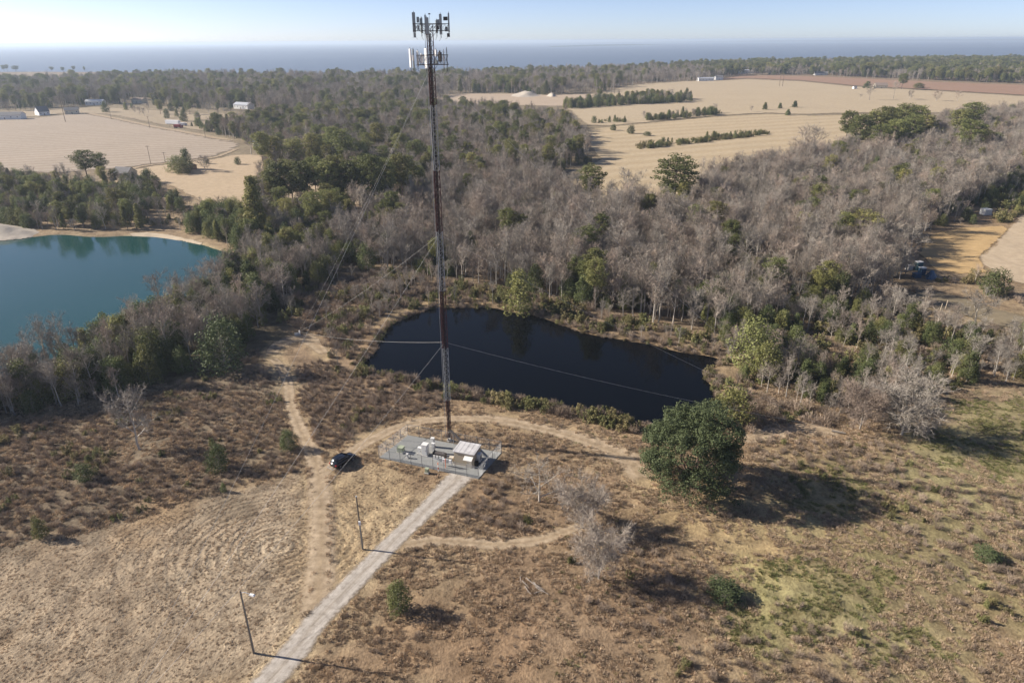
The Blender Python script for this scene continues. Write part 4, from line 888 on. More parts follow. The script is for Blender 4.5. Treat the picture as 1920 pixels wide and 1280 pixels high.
T_xy.append(Q); T_s.append(.5+.95*rng.random(len(Q))**1.6)
XY = np.concatenate(T_xy); SS = np.concatenate(T_s)
GREEN = [GP(p) for p in ([(1400, 1090), (1480, 1060), (1560, 1050), (1660, 1080), (1650, 1150), (1560, 1190), (1480, 1180), (1400, 1150)], [(1640, 1180), (1730, 1165), (1750, 1205), (1640, 1245)], [(1360, 1140), (1480, 1130), (1500, 1170), (1420, 1230), (1360, 1190)], [(1760, 770), (1830, 745), (1990, 740), (1990, 900), (1880, 900), (1820, 860), (1760, 880), (1720, 830)], [(1480, 890), (1600, 880), (1640, 930), (1560, 960), (1480, 940)])]
g_ = np.zeros(len(XY), bool)
for p in GREEN: g_ |= (sdist(XY, p)+6*(vnoise(XY, 4, 61)-.5)+3*(vnoise(XY, 1.3, 62)-.5) < 0)
g_ |= (rng.random(len(XY)) < .05*(XY[:, 0] > 5))
scatter('dry_grass', 'tuft', XY[~g_], SS[~g_]); scatter('green_grass', 'green_tuft', XY[g_], SS[g_]*.9)
Q = rnd_in(MEAD, .28); Q = Q[clear_of(Q, 2.6)]; Q = Q[~inside(Q, MOWN) & ~inside(Q, TRI)]; Q = Q[vnoise(Q, 6, 71)+.4*vnoise(Q, 1.7, 72) > .75]
scatter('brown_weeds', 'weed', Q, .35+.75*rng.random(len(Q))**2)
print('grass', len(XY), 'weeds', len(Q))

# ------------------------------------------------------------------ the guyed mast
simple('mast_red', (.075, .024, .025), .6, .35, 1.2); simple('mast_white', (.34, .35, .35), .6, .25, 1.0); simple('steel', (.42, .43, .44), .5, .2, 2.0, .3)
simple('dark_cable', (.035, .033, .035), .7, .2, 3); simple('antenna_grey', (.33, .36, .36), .5, .1, 2); simple('antenna_white', (.80, .79, .76), .5, .08, 2)
simple('dark_steel', (.085, .075, .07), .6, .3, 3); simple('concrete', (.46, .44, .40), .9, .2, 2, bump=.3); simple('wire', (.60, .58, .54), .5, .1, 1)
tx, ty = TOWER; tz = float(hz(tx, ty))
def th(py): return height_at(843, 826, py)
mast = thing('guyed_mast', (tx, ty, tz), 'tall thin red and white lattice mast with antennas at its top', 'tower')
FACE0 = radians(90+18)
def tri(r, k): a = FACE0+k*2*pi/3; return Vector((cos(a)*r, sin(a)*r, 0))
bands = [0.35, th(749), th(651), th(544), th(433), th(319), th(196), th(48)]
for k in range(7):
    z0, z1 = bands[k], bands[k+1]; mat = 'mast_red' if k % 2 == 0 else 'mast_white'; rad = .36 if k == 0 else .54
    legs = MB(); br = MB(); n = max(2, round((z1-z0)/1.15))
    for j in range(3): legs.tube(tri(rad, j)+Vector((0, 0, z0)), tri(rad, j)+Vector((0, 0, z1)), .062, .062, 6)
    for q in range(n):
        a, b = z0+(z1-z0)*q/n, z0+(z1-z0)*(q+1)/n
        for j in range(3):
            u, v = tri(rad, j), tri(rad, j+1)
            br.tube(u+Vector((0, 0, a)), v+Vector((0, 0, b)), .030, .030, 4, cap=False); br.tube(v+Vector((0, 0, a)), u+Vector((0, 0, b)), .026, .026, 4, cap=False)
            br.tube(u+Vector((0, 0, a)), v+Vector((0, 0, a)), .030, .030, 4, cap=False)
    sec = legs.build('mast_section', mat, mast); br.build('bracing', mat, sec)
b = MB(); b.tube((0, 0, -.2), (0, 0, .25), .55, .5, 10); b.tube((0, 0, .25), (0, 0, .5), .16, .34, 8); b.build('base_pier', 'concrete', mast)
b = MB()
for k in range(5): b.tube((-.10+.07*k, .10, .8), (-.10+.07*k, .10, bands[-1]-1), .032, .032, 5)
for k in range(4): b.tube((-.30+.02*k, -.14+.06*k, .8), (-.30+.02*k, -.14+.06*k, th(120)), .028, .028, 5)
b.build('feed_cable_bundle', 'dark_cable', mast)
b = MB(); lz = bands[-1]-.5
for sx_ in (-.18, .18): b.tube((-.66, sx_, 1.0), (-.66, sx_, lz), .02, .02, 4)
for q in range(int(lz/.6)): b.tube((-.66, -.18, 1.2+q*.6), (-.66, .18, 1.2+q*.6), .014, .014, 4, cap=False)
b.build('ladder', 'steel', mast)
b = MB(); b.tube((.1, .1, bands[-1]), (.1, .1, th(27)), .02, .02, 5); b.box((.1, .1, th(26)), (.28, .28, .16)); b.build('beacon', 'dark_steel', mast)
def platform(zc, R, zr):
    p = MB()
    for z in zr:
        for j in range(3):
            u, v = tri(R, j), tri(R, j+1); p.tube(u+Vector((0, 0, z)), v+Vector((0, 0, z)), .045, .045, 5)
            p.tube(Vector((0, 0, z)), u+Vector((0, 0, z)), .05, .05, 5); p.tube(tri(.6, j)+Vector((0, 0, z-.6)), u.lerp(v, .5)+Vector((0, 0, z)), .03, .03, 4)
    for j in range(3):
        u, v = tri(R, j), tri(R, j+1)
        for q in range(6): p.tube(u.lerp(v, q/6)+Vector((0, 0, zr[0])), u.lerp(v, (q+1)/6)+Vector((0, 0, zr[1])), .022, .022, 4, cap=False); p.tube(u.lerp(v, (q+1)/6)+Vector((0, 0, zr[0])), u.lerp(v, q/6)+Vector((0, 0, zr[1])), .022, .022, 4, cap=False)
    return p
platform(0, 3.0, (th(58), th(45))).build('antenna_platform', 'dark_steel', mast)
platform(0, 2.7, (th(121), th(103))).build('antenna_platform', 'dark_steel', mast)
def panel(x, y, z0, z1, w, d, rz, mat, name='panel_antenna'):
    b = MB(); zc = (z0+z1)/2; b.box((x, y, zc), (w, d, z1-z0), rz); b.box((x, y, z1+.03), (w*.9, d*.85, .06), rz)
    o_ = b.build(name, mat, mast); q = MB(); nx_, ny_ = -sin(rz)*-1, cos(rz)
    q.tube((x+nx_*(d/2+.1)*0+ny_*0, y+ny_*(d/2+.09), z0-.45), (x, y+ny_*(d/2+.09), z1+.25), .035, .035, 5)
    q.tube((x, y+d/2*ny_, z0+.3), (x, y+ny_*(d/2+.12), z0+.3), .03, .03, 4); q.tube((x, y+d/2*ny_, z1-.3), (x, y+ny_*(d/2+.12), z1-.3), .03, .03, 4); q.build('mount_pipe', 'dark_steel', o_)
    c = MB(); c.path([(x-.06, y, z0), (x-.05, y+.05, z0-.5), (x*.8, y*.8, z0-.9)], .022, 4); c.build('jumper_cable', 'dark_cable', o_); return o_
panel(-2.1, -.55, th(61), th(24), .46, .22, .15, 'antenna_grey'); panel(-.15, -1.6, th(64), th(34), .55, .24, 0, 'antenna_grey'); panel(1.75, -.75, th(65), th(27.5), .34, .2, -.2, 'antenna_grey')
panel(2.85, .2, th(61), th(25.5), .16, .34, -.1, 'antenna_grey'); panel(-.68, 1.5, th(60), th(28), .22, .2, 0, 'antenna_grey'); panel(.9, 1.9, th(62), th(38), .3, .2, .3, 'antenna_grey'); panel(-1.25, 1.3, th(62), th(33), .3, .2, .5, 'antenna_grey')
for x, y, z, w, h in [(-1.55, -.2, th(37), .36, .75), (-1.2, .3, th(40), .3, .8), (2.4, .1, th(35), .62, .5), (1.25, .6, th(42), .34, .8), (1.35, -.9, th(52), .3, .5), (2.5, -.1, th(55), .4, .6), (-1.5, -.5, th(52), .3, .6), (-2.1, -.4, th(66), .34, .6), (2.75, 0, th(66), .4, .5)]:
    b = MB(); b.box((x, y, z), (w, .24, h)); b.box((x, y-.14, z), (w*.7, .05, h*.8)); b.build('radio_unit', 'antenna_grey' if h > .55 else 'dark_steel', mast)
panel(-2.95, -.3, th(126), th(92), .32, .2, -.9, 'antenna_white'); panel(-1.98, .4, th(124), th(96), .30, .18, -.8, 'antenna_white'); panel(-.52, -1.35, th(127.5), th(91.5), .48, .22, -.75, 'antenna_white'); panel(2.35, .5, th(128), th(92), .13, .2, 0, 'antenna_grey')
panel(-2.62, .5, th(127), th(93), .24, .16, .5, 'antenna_grey'); panel(1.85, .9, th(126), th(96), .14, .14, 0, 'antenna_white')
for x, y, z, w, h, m_ in [(-1.3, -.5, th(110), .5, 1.1, 'antenna_white'), (-2.6, -.4, th(108), .22, .75, 'antenna_white'), (.85, -.6, th(99), .3, .85, 'antenna_white'), (1.35, .2, th(107), .5, 1.3, 'dark_steel'), (1.95, -.2, th(110), .16, .6, 'antenna_white'), (.8, .3, th(117), .3, .5, 'antenna_grey')]:
    b = MB(); b.box((x, y, z), (w, .3, h), -.7); b.tube((x, y, z+h/2), (x, y, z+h/2+.2), w*.25, w*.2, 8); b.box((x, y+.2, z), (.08, .12, h*1.4)); b.build('radio_unit', m_, mast)

# guy wires and their anchors
ANCH = [('left', G(558, 628), 'by the dirt track end'), ('front', G(190, 1405), 'beyond the lower left corner'), ('right', G(1555, 809), 'right of the huge oak')]
for an, (ax, ay), wh in ANCH:
    if an == 'left':
        e = thing('guy_anchor', (ax, ay, float(hz(ax, ay))), 'small pale guy anchor %s' % wh, 'anchor'); d = Vector((tx-ax, ty-ay, 0)).normalized()
        b = MB(); b.box((0, 0, .12), (1.4, 1.4, .5), .4); b.build('footing', 'concrete', e); b = MB(); b.tube((0, 0, .2), d*1.5+Vector((0, 0, 1.3)), .06, .06, 6); b.build('rod', 'steel', e)
        b = MB(); b.box(tuple(d*1.55+Vector((0, 0, 1.35))), (.5, .16, .6), atan2(d.y, d.x)); b.build('equalizer_plate', 'antenna_white' if an == 'left' else 'steel', e)
LEV = [('lowest', th(643), .62), ('middle', th(443), .62), ('top', th(132), .62)]
for an, (ax, ay), wh in ANCH:
    for ln_, z, rr in LEV:
        z_a = float(hz(ax, ay)); d = Vector((ax-tx, ay-ty, 0)).normalized(); p = Vector((tx, ty, tz+z))+d*.5; q = Vector((ax, ay, z_a+.4)) - d*1.2+Vector((0, 0, .8))
        n = 14; pts = [p.lerp(q, k/n)-Vector((0, 0, 4*.9*(k/n)*(1-k/n))) for k in range(n+1)]
        b = MB()
        for u, v in zip(pts[:-1], pts[1:]): b.tube(u, v, .013, .013, 5, cap=False)
        o_ = b.build('guy_wire', 'wire'); tag(o_, '%s guy wire from the mast to the ground %s' % (ln_, wh), 'wire', 'guy wires of the mast')

# ------------------------------------------------------------------ the fenced compound
CFL, CBL, CBR, CFR = (np.array(G(*p)) for p in ((711, 858), (765, 816), (940, 849), (897, 898)))
def gravel_pad(t):
    n = t.noise(.8, 5, .7); n2 = t.noise(7, 3, .7); c = t.mix(n, (.20, .205, .195), (.29, .29, .275)); c = t.mix(.7, c, t.ramp(n2, [(.3, (.75, .75, .75)), (.7, (1.15, 1.15, 1.15))]), 'MULTIPLY'); t.base(c); t.bump(n2, .5, .05)
t_ = NT('pad'); t_.rough(.95); gravel_pad(t_); M['pad'] = t_.m
b = MB(); b.add([(*q, tz+.10) for q in (CFL, CFR, CBR, CBL)]+[(*q, tz-.4) for q in (CFL, CFR, CBR, CBL)], [(0, 1, 2, 3), (0, 4, 5, 1), (1, 5, 6, 2), (2, 6, 7, 3), (3, 7, 4, 0)]); structure(b.build('gravel_pad', 'pad'))
PZ = tz+.10
def cp(u, v):
    """compound coordinates: u along the front (0 left, 1 right), v to the back"""
    q = (CFL*(1-u)+CFR*u)*(1-v)+(CBL*(1-u)+CBR*u)*v; return float(q[0]), float(q[1])
def chain_link(): 
    simple('chain', (.25, .255, .26), .5, .15, 2, .4); fence = thing('chain_link_fence', (*cp(0, 0), PZ), 'grey chain link fence around the mast and its equipment', 'fence'); o0 = Vector((*cp(0, 0), PZ)); hgt = 2.3
    sides = [(CFL, CFR, 9), (CFR, CBR, 5), (CBR, CBL, 8), (CBL, CFL, 4)]
    for a, b_, n in sides:
        a, b_ = Vector((*a, PZ))-o0, Vector((*b_, PZ))-o0
        for k in range(n):
            p, q = a.lerp(b_, k/n), a.lerp(b_, (k+1)/n); m = MB(); m.tube(p-Vector((0, 0, .2)), p+Vector((0, 0, hgt+.12)), .045, .045, 6); m.build('post', 'chain', fence)
            m = MB(); m.tube(p+Vector((0, 0, hgt)), q+Vector((0, 0, hgt)), .032, .032, 5); m.build('top_rail', 'chain', fence)
            m = MB(); L = (q-p).length; d = (q-p).normalized(); st = .20; nn = int((L+hgt)/st)
            for j in range(nn):
                s0 = j*st
                x0, z0 = (s0, 0) if s0 < L else (L, s0-L); x1, z1 = (0, s0) if s0 < hgt else (s0-hgt, hgt)
                for fl in (0, 1):
                    A_ = p+d*((L-x0) if fl else x0)+Vector((0, 0, z0+.03)); B_ = p+d*((L-x1) if fl else x1)+Vector((0, 0, z1))
                    m.tube(A_, B_, .0042, .0042, 3, cap=False)
            m.build('mesh_panel', 'chain', fence)
chain_link()
# equipment shelter
simple('pebble_wall', (.42, .35, .25), .95, .25, 7, bump=.5); simple('roof_grey', (.50, .485, .47), .8, .6, .7); simple('door_tan', (.50, .45, .37), .7, .15, 2); simple('black', (.015, .015, .016), .6, .2, 2)
simple('cabinet_white', (.66, .65, .61), .5, .08, 1.5); simple('cabinet_green', (.33, .36, .25), .6, .15, 1.5); simple('orange', (.70, .16, .05), .6, .15, 2)
sFL, sFR = np.array(G(852, 872)), np.array(G(889, 879)); sa = atan2(sFR[1]-sFL[1], sFR[0]-sFL[0]); sw = float(np.hypot(*(sFR-sFL))); sd_ = 3.2; shh = 2.75
shed = thing('equipment_shelter', (*sFL, PZ), 'tan equipment shelter with pale flat roof inside the fence', 'shed', sa)
b = MB(); b.box((sw/2, sd_/2, shh/2), (sw, sd_, shh)); b.build('wall', 'pebble_wall', shed)
b = MB(); b.box((sw/2, sd_/2, .10), (sw+.1, sd_+.1, .2)); b.build('plinth', 'concrete', shed)
b = MB(); b.box((sw/2, sd_/2, shh+.09), (sw+.3, sd_+.3, .16)); ro = b.build('roof', 'roof_grey', shed)
b = MB(); 
for x in np.linspace(.1, sw-.1, 5): b.box((x, sd_/2, shh+.185), (.05, sd_+.2, .03))
b.build('roof_seam', 'roof_grey', ro)
b = MB(); b.box((sw*.76, -.04, 1.1), (.95, .06, 2.0)); dr = b.build('door', 'door_tan', shed); b = MB(); b.box((sw*.76-.36, -.09, 1.05), (.08, .05, .16)); b.build('handle', 'black', dr)
b = MB(); b.add([(sw*.55, -.02, 2.35), (sw*.98, -.02, 2.35), (sw*.98, -.95, 2.05), (sw*.55, -.95, 2.05), (sw*.55, -.02, 2.29), (sw*.98, -.02, 2.29), (sw*.98, -.95, 1.99), (sw*.55, -.95, 1.99)], [(0, 1, 2, 3), (7, 6, 5, 4), (3, 2, 6, 7), (0, 3, 7, 4), (1, 5, 6, 2)]); b.build('awning', 'cabinet_white', shed)
b = MB(); b.box((sw+.30, sd_*.55, 1.35), (.6, 1.0, 1.5)); a_ = b.build('air_conditioner', 'cabinet_white', shed); b = MB(); 
for k in range(6): b.box((sw+.612, sd_*.55, .95+k*.13), (.02, .8, .05))
b.build('grille', 'black', a_)
b = MB(); b.box((sw+.35, sd_*.12, .9), (.5, .5, .9)); b.build('vent_hood', 'black', shed)
def at_px(px, py): x, y = G(px, py); return (x, y, PZ)
def cabinet(px, py, w, d, h, mat, label, name='equipment_cabinet', plinth=True, cat='cabinet'):
    e = thing(name, at_px(px, py), label, cat, sa); z0 = .15 if plinth else 0
    if plinth: b = MB(); b.box((0, 0, .08), (w+.2, d+.2, .16)); b.build('plinth', 'concrete', e)
    b = MB(); b.box((0, 0, z0+h/2), (w, d, h)); b.build('body', mat, e); b = MB(); b.box((0, 0, z0+h+.03), (w+.08, d+.08, .06)); b.build('lid', mat, e)
    b = MB(); b.box((0, -d/2-.012, z0+h*.5), (w*.86, .02, h*.86)); dd = b.build('door', mat, e); b = MB(); b.box((w*.3, -d/2-.04, z0+h*.5), (.04, .04, .2)); b.build('handle', 'black', dd); return e
cabinet(798, 853, 1.05, 1.0, 2.1, 'cabinet_white', 'tallest white equipment cabinet left of the mast base'); cabinet(812, 838, .6, .5, 1.7, 'cabinet_white', 'narrow white cabinet just behind the tallest white cabinet')
cabinet(813, 849, .5, .4, 1.8, 'cabinet_white', 'slim white cabinet right of the tallest white cabinet')
cabinet(752, 848, 1.1, .95, .95, 'cabinet_green', 'green utility box alone on the left half of the gravel pad', 'transformer_box'); cabinet(764, 859, .32, .3, .7, 'cabinet_white', 'tiny white pedestal near the front fence on the left', 'utility_pedestal')
cabinet(788, 851, .7, .5, 1.15, 'cabinet_white', 'short white cabinet left of the tallest white cabinet'); cabinet(801, 887, .6, .5, .75, 'cabinet_green', 'small grey green box outside the front fence', 'utility_pedestal')
cabinet(847, 866, .7, .6, .8, 'door_tan', 'low tan box against the left wall of the shelter', 'equipment_box', cat='box')
# generator on its skid
e = thing('generator', at_px(826, 861), 'dark generator on a white skid between the cabinets and the shelter', 'generator', sa)
b = MB(); b.box((0, 0, .2), (2.6, 1.1, .4)); b.build('skid', 'cabinet_white', e); b = MB(); b.box((0, 0, .85), (2.2, .9, .9), 0, 0, .92); b.build('engine_housing', 'dark_steel', e)
b = MB(); b.box((-1.2, 0, .9), (.15, 1.0, 1.0)); b.build('radiator', 'black', e); b = MB(); b.tube((.6, 0, 1.2), (.6, 0, 1.9), .08, .08, 8); b.build('exhaust', 'steel', e)
for k in range(4): b = MB(); b.box((-.9+k*.55, -.6, .75), (.4, .12, .5)); b.build('switch_box', 'cabinet_white', e)
# cable bridge from mast to shelter
e = thing('cable_bridge', (tx, ty, tz), 'dark cable bridge on posts between the mast and the shelter', 'cable bridge'); sc_ = Vector((*sFL, 0))-Vector((tx, ty, 0))+Vector((cos(sa)*1.0-sin(sa)*2.9, sin(sa)*1.0+cos(sa)*2.9, 0))
b = MB(); dd = sc_.normalized(); sd2 = Vector((-dd.y, dd.x, 0))*.3
for s_ in (-1, 1): b.tube(dd*.4+sd2*s_+Vector((0, 0, 2.5)), sc_+sd2*s_+Vector((0, 0, 2.5)), .03, .03, 4)
for k in range(9): p = (dd*.4).lerp(sc_, k/8)+Vector((0, 0, 2.5)); b.tube(p-sd2, p+sd2, .02, .02, 4)
b.build('tray', 'dark_steel', e)
for k in (.25, .75): b = MB(); p = sc_*k; b.tube(p-Vector((0, 0, .1)), p+Vector((0, 0, 2.5)), .05, .05, 6); b.build('post', 'steel', e)
b = MB()
for k in range(5): b.tube(dd*.3+sd2*(k-2)*.3+Vector((0, 0, 2.57)), sc_+sd2*(k-2)*.3+Vector((0, 0, 2.57)), .035, .035, 5)
b.build('cables', 'dark_cable', e)
# frames and markers
e = thing('meter_rack', at_px(836, 874), 'grey rack with meters and an orange topped post inside the front fence', 'rack', sa)
for s_ in (-1, 1): b = MB(); b.tube((s_*1.2, 0, -.1), (s_*1.2, 0, 1.7), .05, .05, 6); b.build('post', 'steel', e)
b = MB(); b.tube((-1.2, 0, 1.5), (1.2, 0, 1.5), .04, .04, 5); b.tube((-1.2, 0, .8), (1.2, 0, .8), .04, .04, 5); b.build('rail', 'steel', e)
for k in range(4): b = MB(); b.box((-.9+k*.6, -.12, 1.15), (.42, .2, .7)); b.build('meter_box', 'antenna_white' if k % 2 else 'antenna_grey', e)
b = MB(); b.tube((.2, -.5, -.1), (.2, -.5, 1.3), .06, .06, 6); b.tube((.2, -.5, 1.3), (.2, -.5, 1.75), .08, .08, 6); b.build('marker', 'orange', e)
e = thing('marker_post', at_px(822, 884), 'slim orange and white marker post at the front fence', 'post')
for k in range(4): b = MB(); b.tube((0, 0, -.05+k*.45), (0, 0, .40+k*.45), .07, .07, 8); b.build('band', 'orange' if k % 2 else 'antenna_white', e)

# ------------------------------------------------------------------ black car on the track
t_ = NT('car_paint'); t_.base((.006, .006, .008)); t_.rough(.16); t_.b.inputs['Coat Weight'].default_value = .5; t_.b.inputs['Specular IOR Level'].default_value = .5; M['car_paint'] = t_.m
t_ = NT('car_glass'); t_.base((.012, .016, .020)); t_.rough(.04); t_.b.inputs['Specular IOR Level'].default_value = .6; M['car_glass'] = t_.m
simple('tyre', (.02, .02, .02), .9, .2, 4); simple('rim', (.35, .35, .36), .35, .1, 4, .8); simple('tail_red', (.45, .02, .02), .3, .1, 3); simple('lamp_clear', (.75, .75, .72), .2, .05, 3); simple('chrome', (.6, .6, .6), .25, .05, 3, .9)
def loft(secs, name, mat, parent, smooth=True):
    b = MB(); n = len(secs[0])
    for s_ in secs: b.v += s_
    for k in range(len(secs)-1):
        for j in range(n): a, c_ = k*n+j, k*n+(j+1) % n; b.f.append((a, c_, c_+n, a+n)); b.mi.append(0)
    b.f.append(tuple(range(n))[::-1]); b.f.append(tuple(range((len(secs)-1)*n, len(secs)*n))); b.mi += [0, 0]
    return b.build(name, mat, parent, smooth)
def car(px0, px1, label, name='parked_car'):
    a, b_ = np.array(G(*px0)), np.array(G(*px1)); c = (a+b_)/2; e = thing(name, (*c, float(hz(*c))+.05), label, 'car', atan2(b_[1]-a[1], b_[0]-a[0]))
    def sec(x, w, z0, z1, r=.18):
        h_ = w/2; return [(x, -h_+r*.6, z0), (x, h_-r*.6, z0), (x, h_, z0+.2), (x, h_, z1-r*1.2), (x, h_-r*.35, z1-r*.4), (x, h_-r, z1), (x, -h_+r, z1), (x, -h_+r*.35, z1-r*.4), (x, -h_, z1-r*1.2), (x, -h_, z0+.2)]
    loft([sec(-2.38, 1.45, .42, .80), sec(-2.30, 1.74, .30, 1.02), sec(-1.9, 1.86, .26, 1.08), sec(-.9, 1.9, .26, 1.06), (sec(.6, 1.9, .26, 1.03)), sec(1.2, 1.88, .26, .98), sec(1.9, 1.82, .28, .90), sec(2.25, 1.66, .32, .80), sec(2.38, 1.3, .40, .66)], 'body', 'car_paint', e)
    loft([sec(-2.16, 1.52, .98, 1.10, .1), sec(-1.80, 1.54, .98, 1.50, .2), sec(-.6, 1.58, .98, 1.62, .22), sec(.25, 1.56, .98, 1.58, .22), sec(1.15, 1.48, .96, 1.04, .08)], 'cabin_glass', 'car_glass', e)
    loft([sec(-1.86, 1.38, 1.47, 1.53, .05), sec(-1.4, 1.44, 1.53, 1.61, .06), sec(-.5, 1.46, 1.58, 1.66, .06), sec(.22, 1.40, 1.54, 1.61, .06), sec(.42, 1.3, 1.48, 1.52, .04)], 'roof', 'car_paint', e)
    for s_ in (-1, 1):
        for x in (-1.45, 1.42):
            b = MB(); b.tube((x, s_*.80, .34), (x, s_*.97, .34), .34, .34, 18); w_ = b.build('wheel', 'tyre', e); b = MB(); b.tube((x, s_*.96, .34), (x, s_*.985, .34), .21, .19, 12); b.build('rim', 'rim', w_)
        b = MB(); b.box((-2.27, s_*.74, .86), (.16, .26, .24)); b.build('tail_light', 'tail_red', e); b = MB(); b.box((2.20, s_*.62, .70), (.20, .34, .13)); b.build('headlight', 'lamp_clear', e)
        b = MB(); b.box((.75, s_*1.02, 1.04), (.16, .20, .13)); b.build('mirror', 'car_paint', e)
        for x in (-1.0, -.05, .55): b = MB(); b.tube((x-(.1 if x > .3 else 0)*3*0, s_*.80, 1.02), (x*.9-.12, s_*.74, 1.58 if x < .3 else 1.36), .035, .035, 5); b.build('window_pillar', 'car_paint', e)
        b = MB(); b.tube((-1.5, s_*.62, 1.67), (.1, s_*.62, 1.69), .025, .025, 5); b.build('roof_rail', 'chrome', e)
    b = MB(); b.box((-2.36, 0, .66), (.03, .5, .14)); b.build('number_plate', 'lamp_clear', e)
    b = MB(); b.box((-2.95, 0, .42), (.05, 1.5, .05)); b.box((-2.5, .74, .42), (.9, .05, .05)); b.box((-2.5, -.74, .42), (.9, .05, .05)); b.box((-2.6, 0, .42), (.7, .08, .06)); b.build('hitch_rack', 'steel', e)
    return e
car((628, 877), (660, 858), 'black car parked on the dirt track beside the fenced compound')

# ------------------------------------------------------------------ light poles on the drive
simple('pole_wood', (.19, .155, .115), .9, .3, 1.2)
def pole(bx, by, ty_, label, lamp=False, topx=None):
    x, y = G(bx, by); h = height_at(bx, by, ty_); e = thing('light_pole' if lamp else 'utility_pole', (x, y, float(hz(x, y))), label, 'pole')
    b = MB(); b.tube((0, 0, -.4), (-.06, .05, h), .16, .10, 8); b.build('shaft', 'pole_wood', e)
    if lamp:
        b = MB(); b.path([(-.06, 0, h-.25), (.5, -.15, h-.02), (1.15, -.35, h-.08)], .035, 6); b.build('arm', 'steel', e)
        b = MB(); b.box((1.45, -.44, h-.12), (.75, .32, .16), -.3, 0, .7); b.tube((1.5, -.45, h-.36), (1.5, -.45, h-.2), .12, .18, 8); b.build('lamp_head', 'antenna_white', e)
        b = MB(); b.tube((.14, -.12, 0), (.05, -.1, h-.5), .02, .02, 4); b.build('conduit', 'antenna_grey', e)
    else:
        b = MB(); b.box((.05, -.2, h*.52), (.32, .2, .62)); b.build('meter_box', 'antenna_white', e); b = MB(); b.tube((.1, -.14, 0), (.04, -.1, h*.5), .03, .03, 5); b.build('conduit', 'antenna_grey', e)
        b = MB(); b.tube((-.06, .05, h-.15), (-.06, .05, h+.02), .12, .12, 8); b.build('cap', 'steel', e)
pole(476, 1224, 1108, 'wooden light pole with white lamp head by the gravel drive', True); pole(680, 1029, 930, 'wooden pole with a small white box halfway up beside the drive')
def power_pole(bx, by, ty_, label, arms=1, thick=.16, group=None):
    x, y = G(bx, by); h = height_at(bx, by, ty_); e = thing('power_pole', (x, y, float(hz(x, y))), label, 'pole', group=group)
    b = MB(); b.tube((0, 0, -.3), (0, 0, h), thick, thick*.7, 7); b.build('shaft', 'pole_wood', e)
    for k in range(arms):
        z = h-.5-k*1.1; b = MB(); b.box((0, thick, z), (2.2, .14, .16), .4); o_ = b.build('crossarm', 'pole_wood', e)
        b = MB()
        for u in (-.95, -.4, .4, .95): b.tube((u*cos(.4), u*sin(.4)+thick, z+.08), (u*cos(.4), u*sin(.4)+thick, z+.3), .06, .05, 6)
        b.build('insulator', 'antenna_grey', o_)
power_pole(283, 308, 273, 'power pole at the near edge of the left field', 1); power_pole(310, 304, 285, 'shorter pole right of the power pole at the left field edge', 1)
power_pole(123, 229, 179, 'tallest dark pole at the back of the left field', 2, .3); power_pole(122, 210, 189, 'pole right behind the tallest dark pole', 1, .25)
power_pole(209, 224, 204, 'thin pole beside the pale farm road', 1, .2); power_pole(281, 240, 218, 'thin pole along the farm road near the white trailer', 1, .2); power_pole(385, 257, 240, 'thin pole by the hedge on the farm road', 1, .18)
power_pole(1461, 162, 138, 'left pole of the pair in the tan field', 1, .35); power_pole(1467, 162, 137, 'right pole of the pair in the tan field', 1, .35)
power_pole(1146, 176, 150, 'left pole of two against the far bare wood', 1, .3); power_pole(1152, 176, 148, 'right pole of two against the far bare wood', 1, .3)

# ------------------------------------------------------------------ houses, barns and sheds in the distance
simple('white_siding', (.74, .73, .70), .7, .08, .5); simple('cream_siding', (.62, .55, .42), .7, .1, .5); simple('shingle_grey', (.17, .165, .165), .9, .2, .6); simple('shingle_brown', (.24, .19, .155), .9, .2, .6); simple('metal_roof', (.55, .56, .57), .4, .12, .4, .4); simple('brick', (.33, .19, .13), .9, .25, 2); simple('pane', (.03, .04, .05), .08, .1, 1)
def house(bx, by, w, d, h, rz, wall, roof, label, cat='house', name='house', pitch=.45, nwin=3, door=True):
    x, y = G(bx, by); e = thing(name, (x, y, float(hz(x, y))), label, cat, rz); w2, d2 = w/2, d/2; rh = d2*pitch
    b = MB(); b.box((0, 0, h/2-.15), (w, d, h+.3)); b.add([(-w2, -d2, h), (-w2, d2, h), (-w2, 0, h+rh)], [(2, 1, 0)]); b.add([(w2, -d2, h), (w2, d2, h), (w2, 0, h+rh)], [(0, 1, 2)]); b.build('wall', wall, e)
    o_ = .4; b = MB()
    for s_ in (-1, 1):
        lo = (d2+o_)*s_; zl = h-o_*pitch; vs_ = [(-w2-o_, lo, zl), (w2+o_, lo, zl), (w2+o_, 0, h+rh), (-w2-o_, 0, h+rh)]
        vs_ += [(p[0], p[1], p[2]+.16) for p in vs_]; b.add(vs_, [(0, 1, 2, 3), (4, 5, 6, 7), (0, 1, 5, 4), (1, 2, 6, 5), (3, 0, 4, 7), (2, 3, 7, 6)])
    b.build('roof', roof, e)
    for k in range(nwin):
        u = -w2+w*(k+.5)/nwin
        if door and k == nwin//2: b = MB(); b.box((u, -d2-.03, 1.05), (1.0, .06, 2.1)); dd = b.build('door', 'shingle_brown', e); b = MB(); b.box((u+.35, -d2-.08, 1.0), (.1, .06, .1)); b.build('handle', 'steel', dd); continue
        b = MB(); b.box((u, -d2-.03, h*.58), (1.2, .06, 1.2)); fr = b.build('window', 'antenna_white', e); b = MB(); b.box((u, -d2-.07, h*.58), (.95, .03, .95)); b.build('pane', 'pane', fr)
    return e
house(15, 224, 30, 10, 4.4, .10, 'white_siding', 'shingle_grey', 'long low white shed at the left edge beyond the field', 'shed', 'barn', .5, 5)
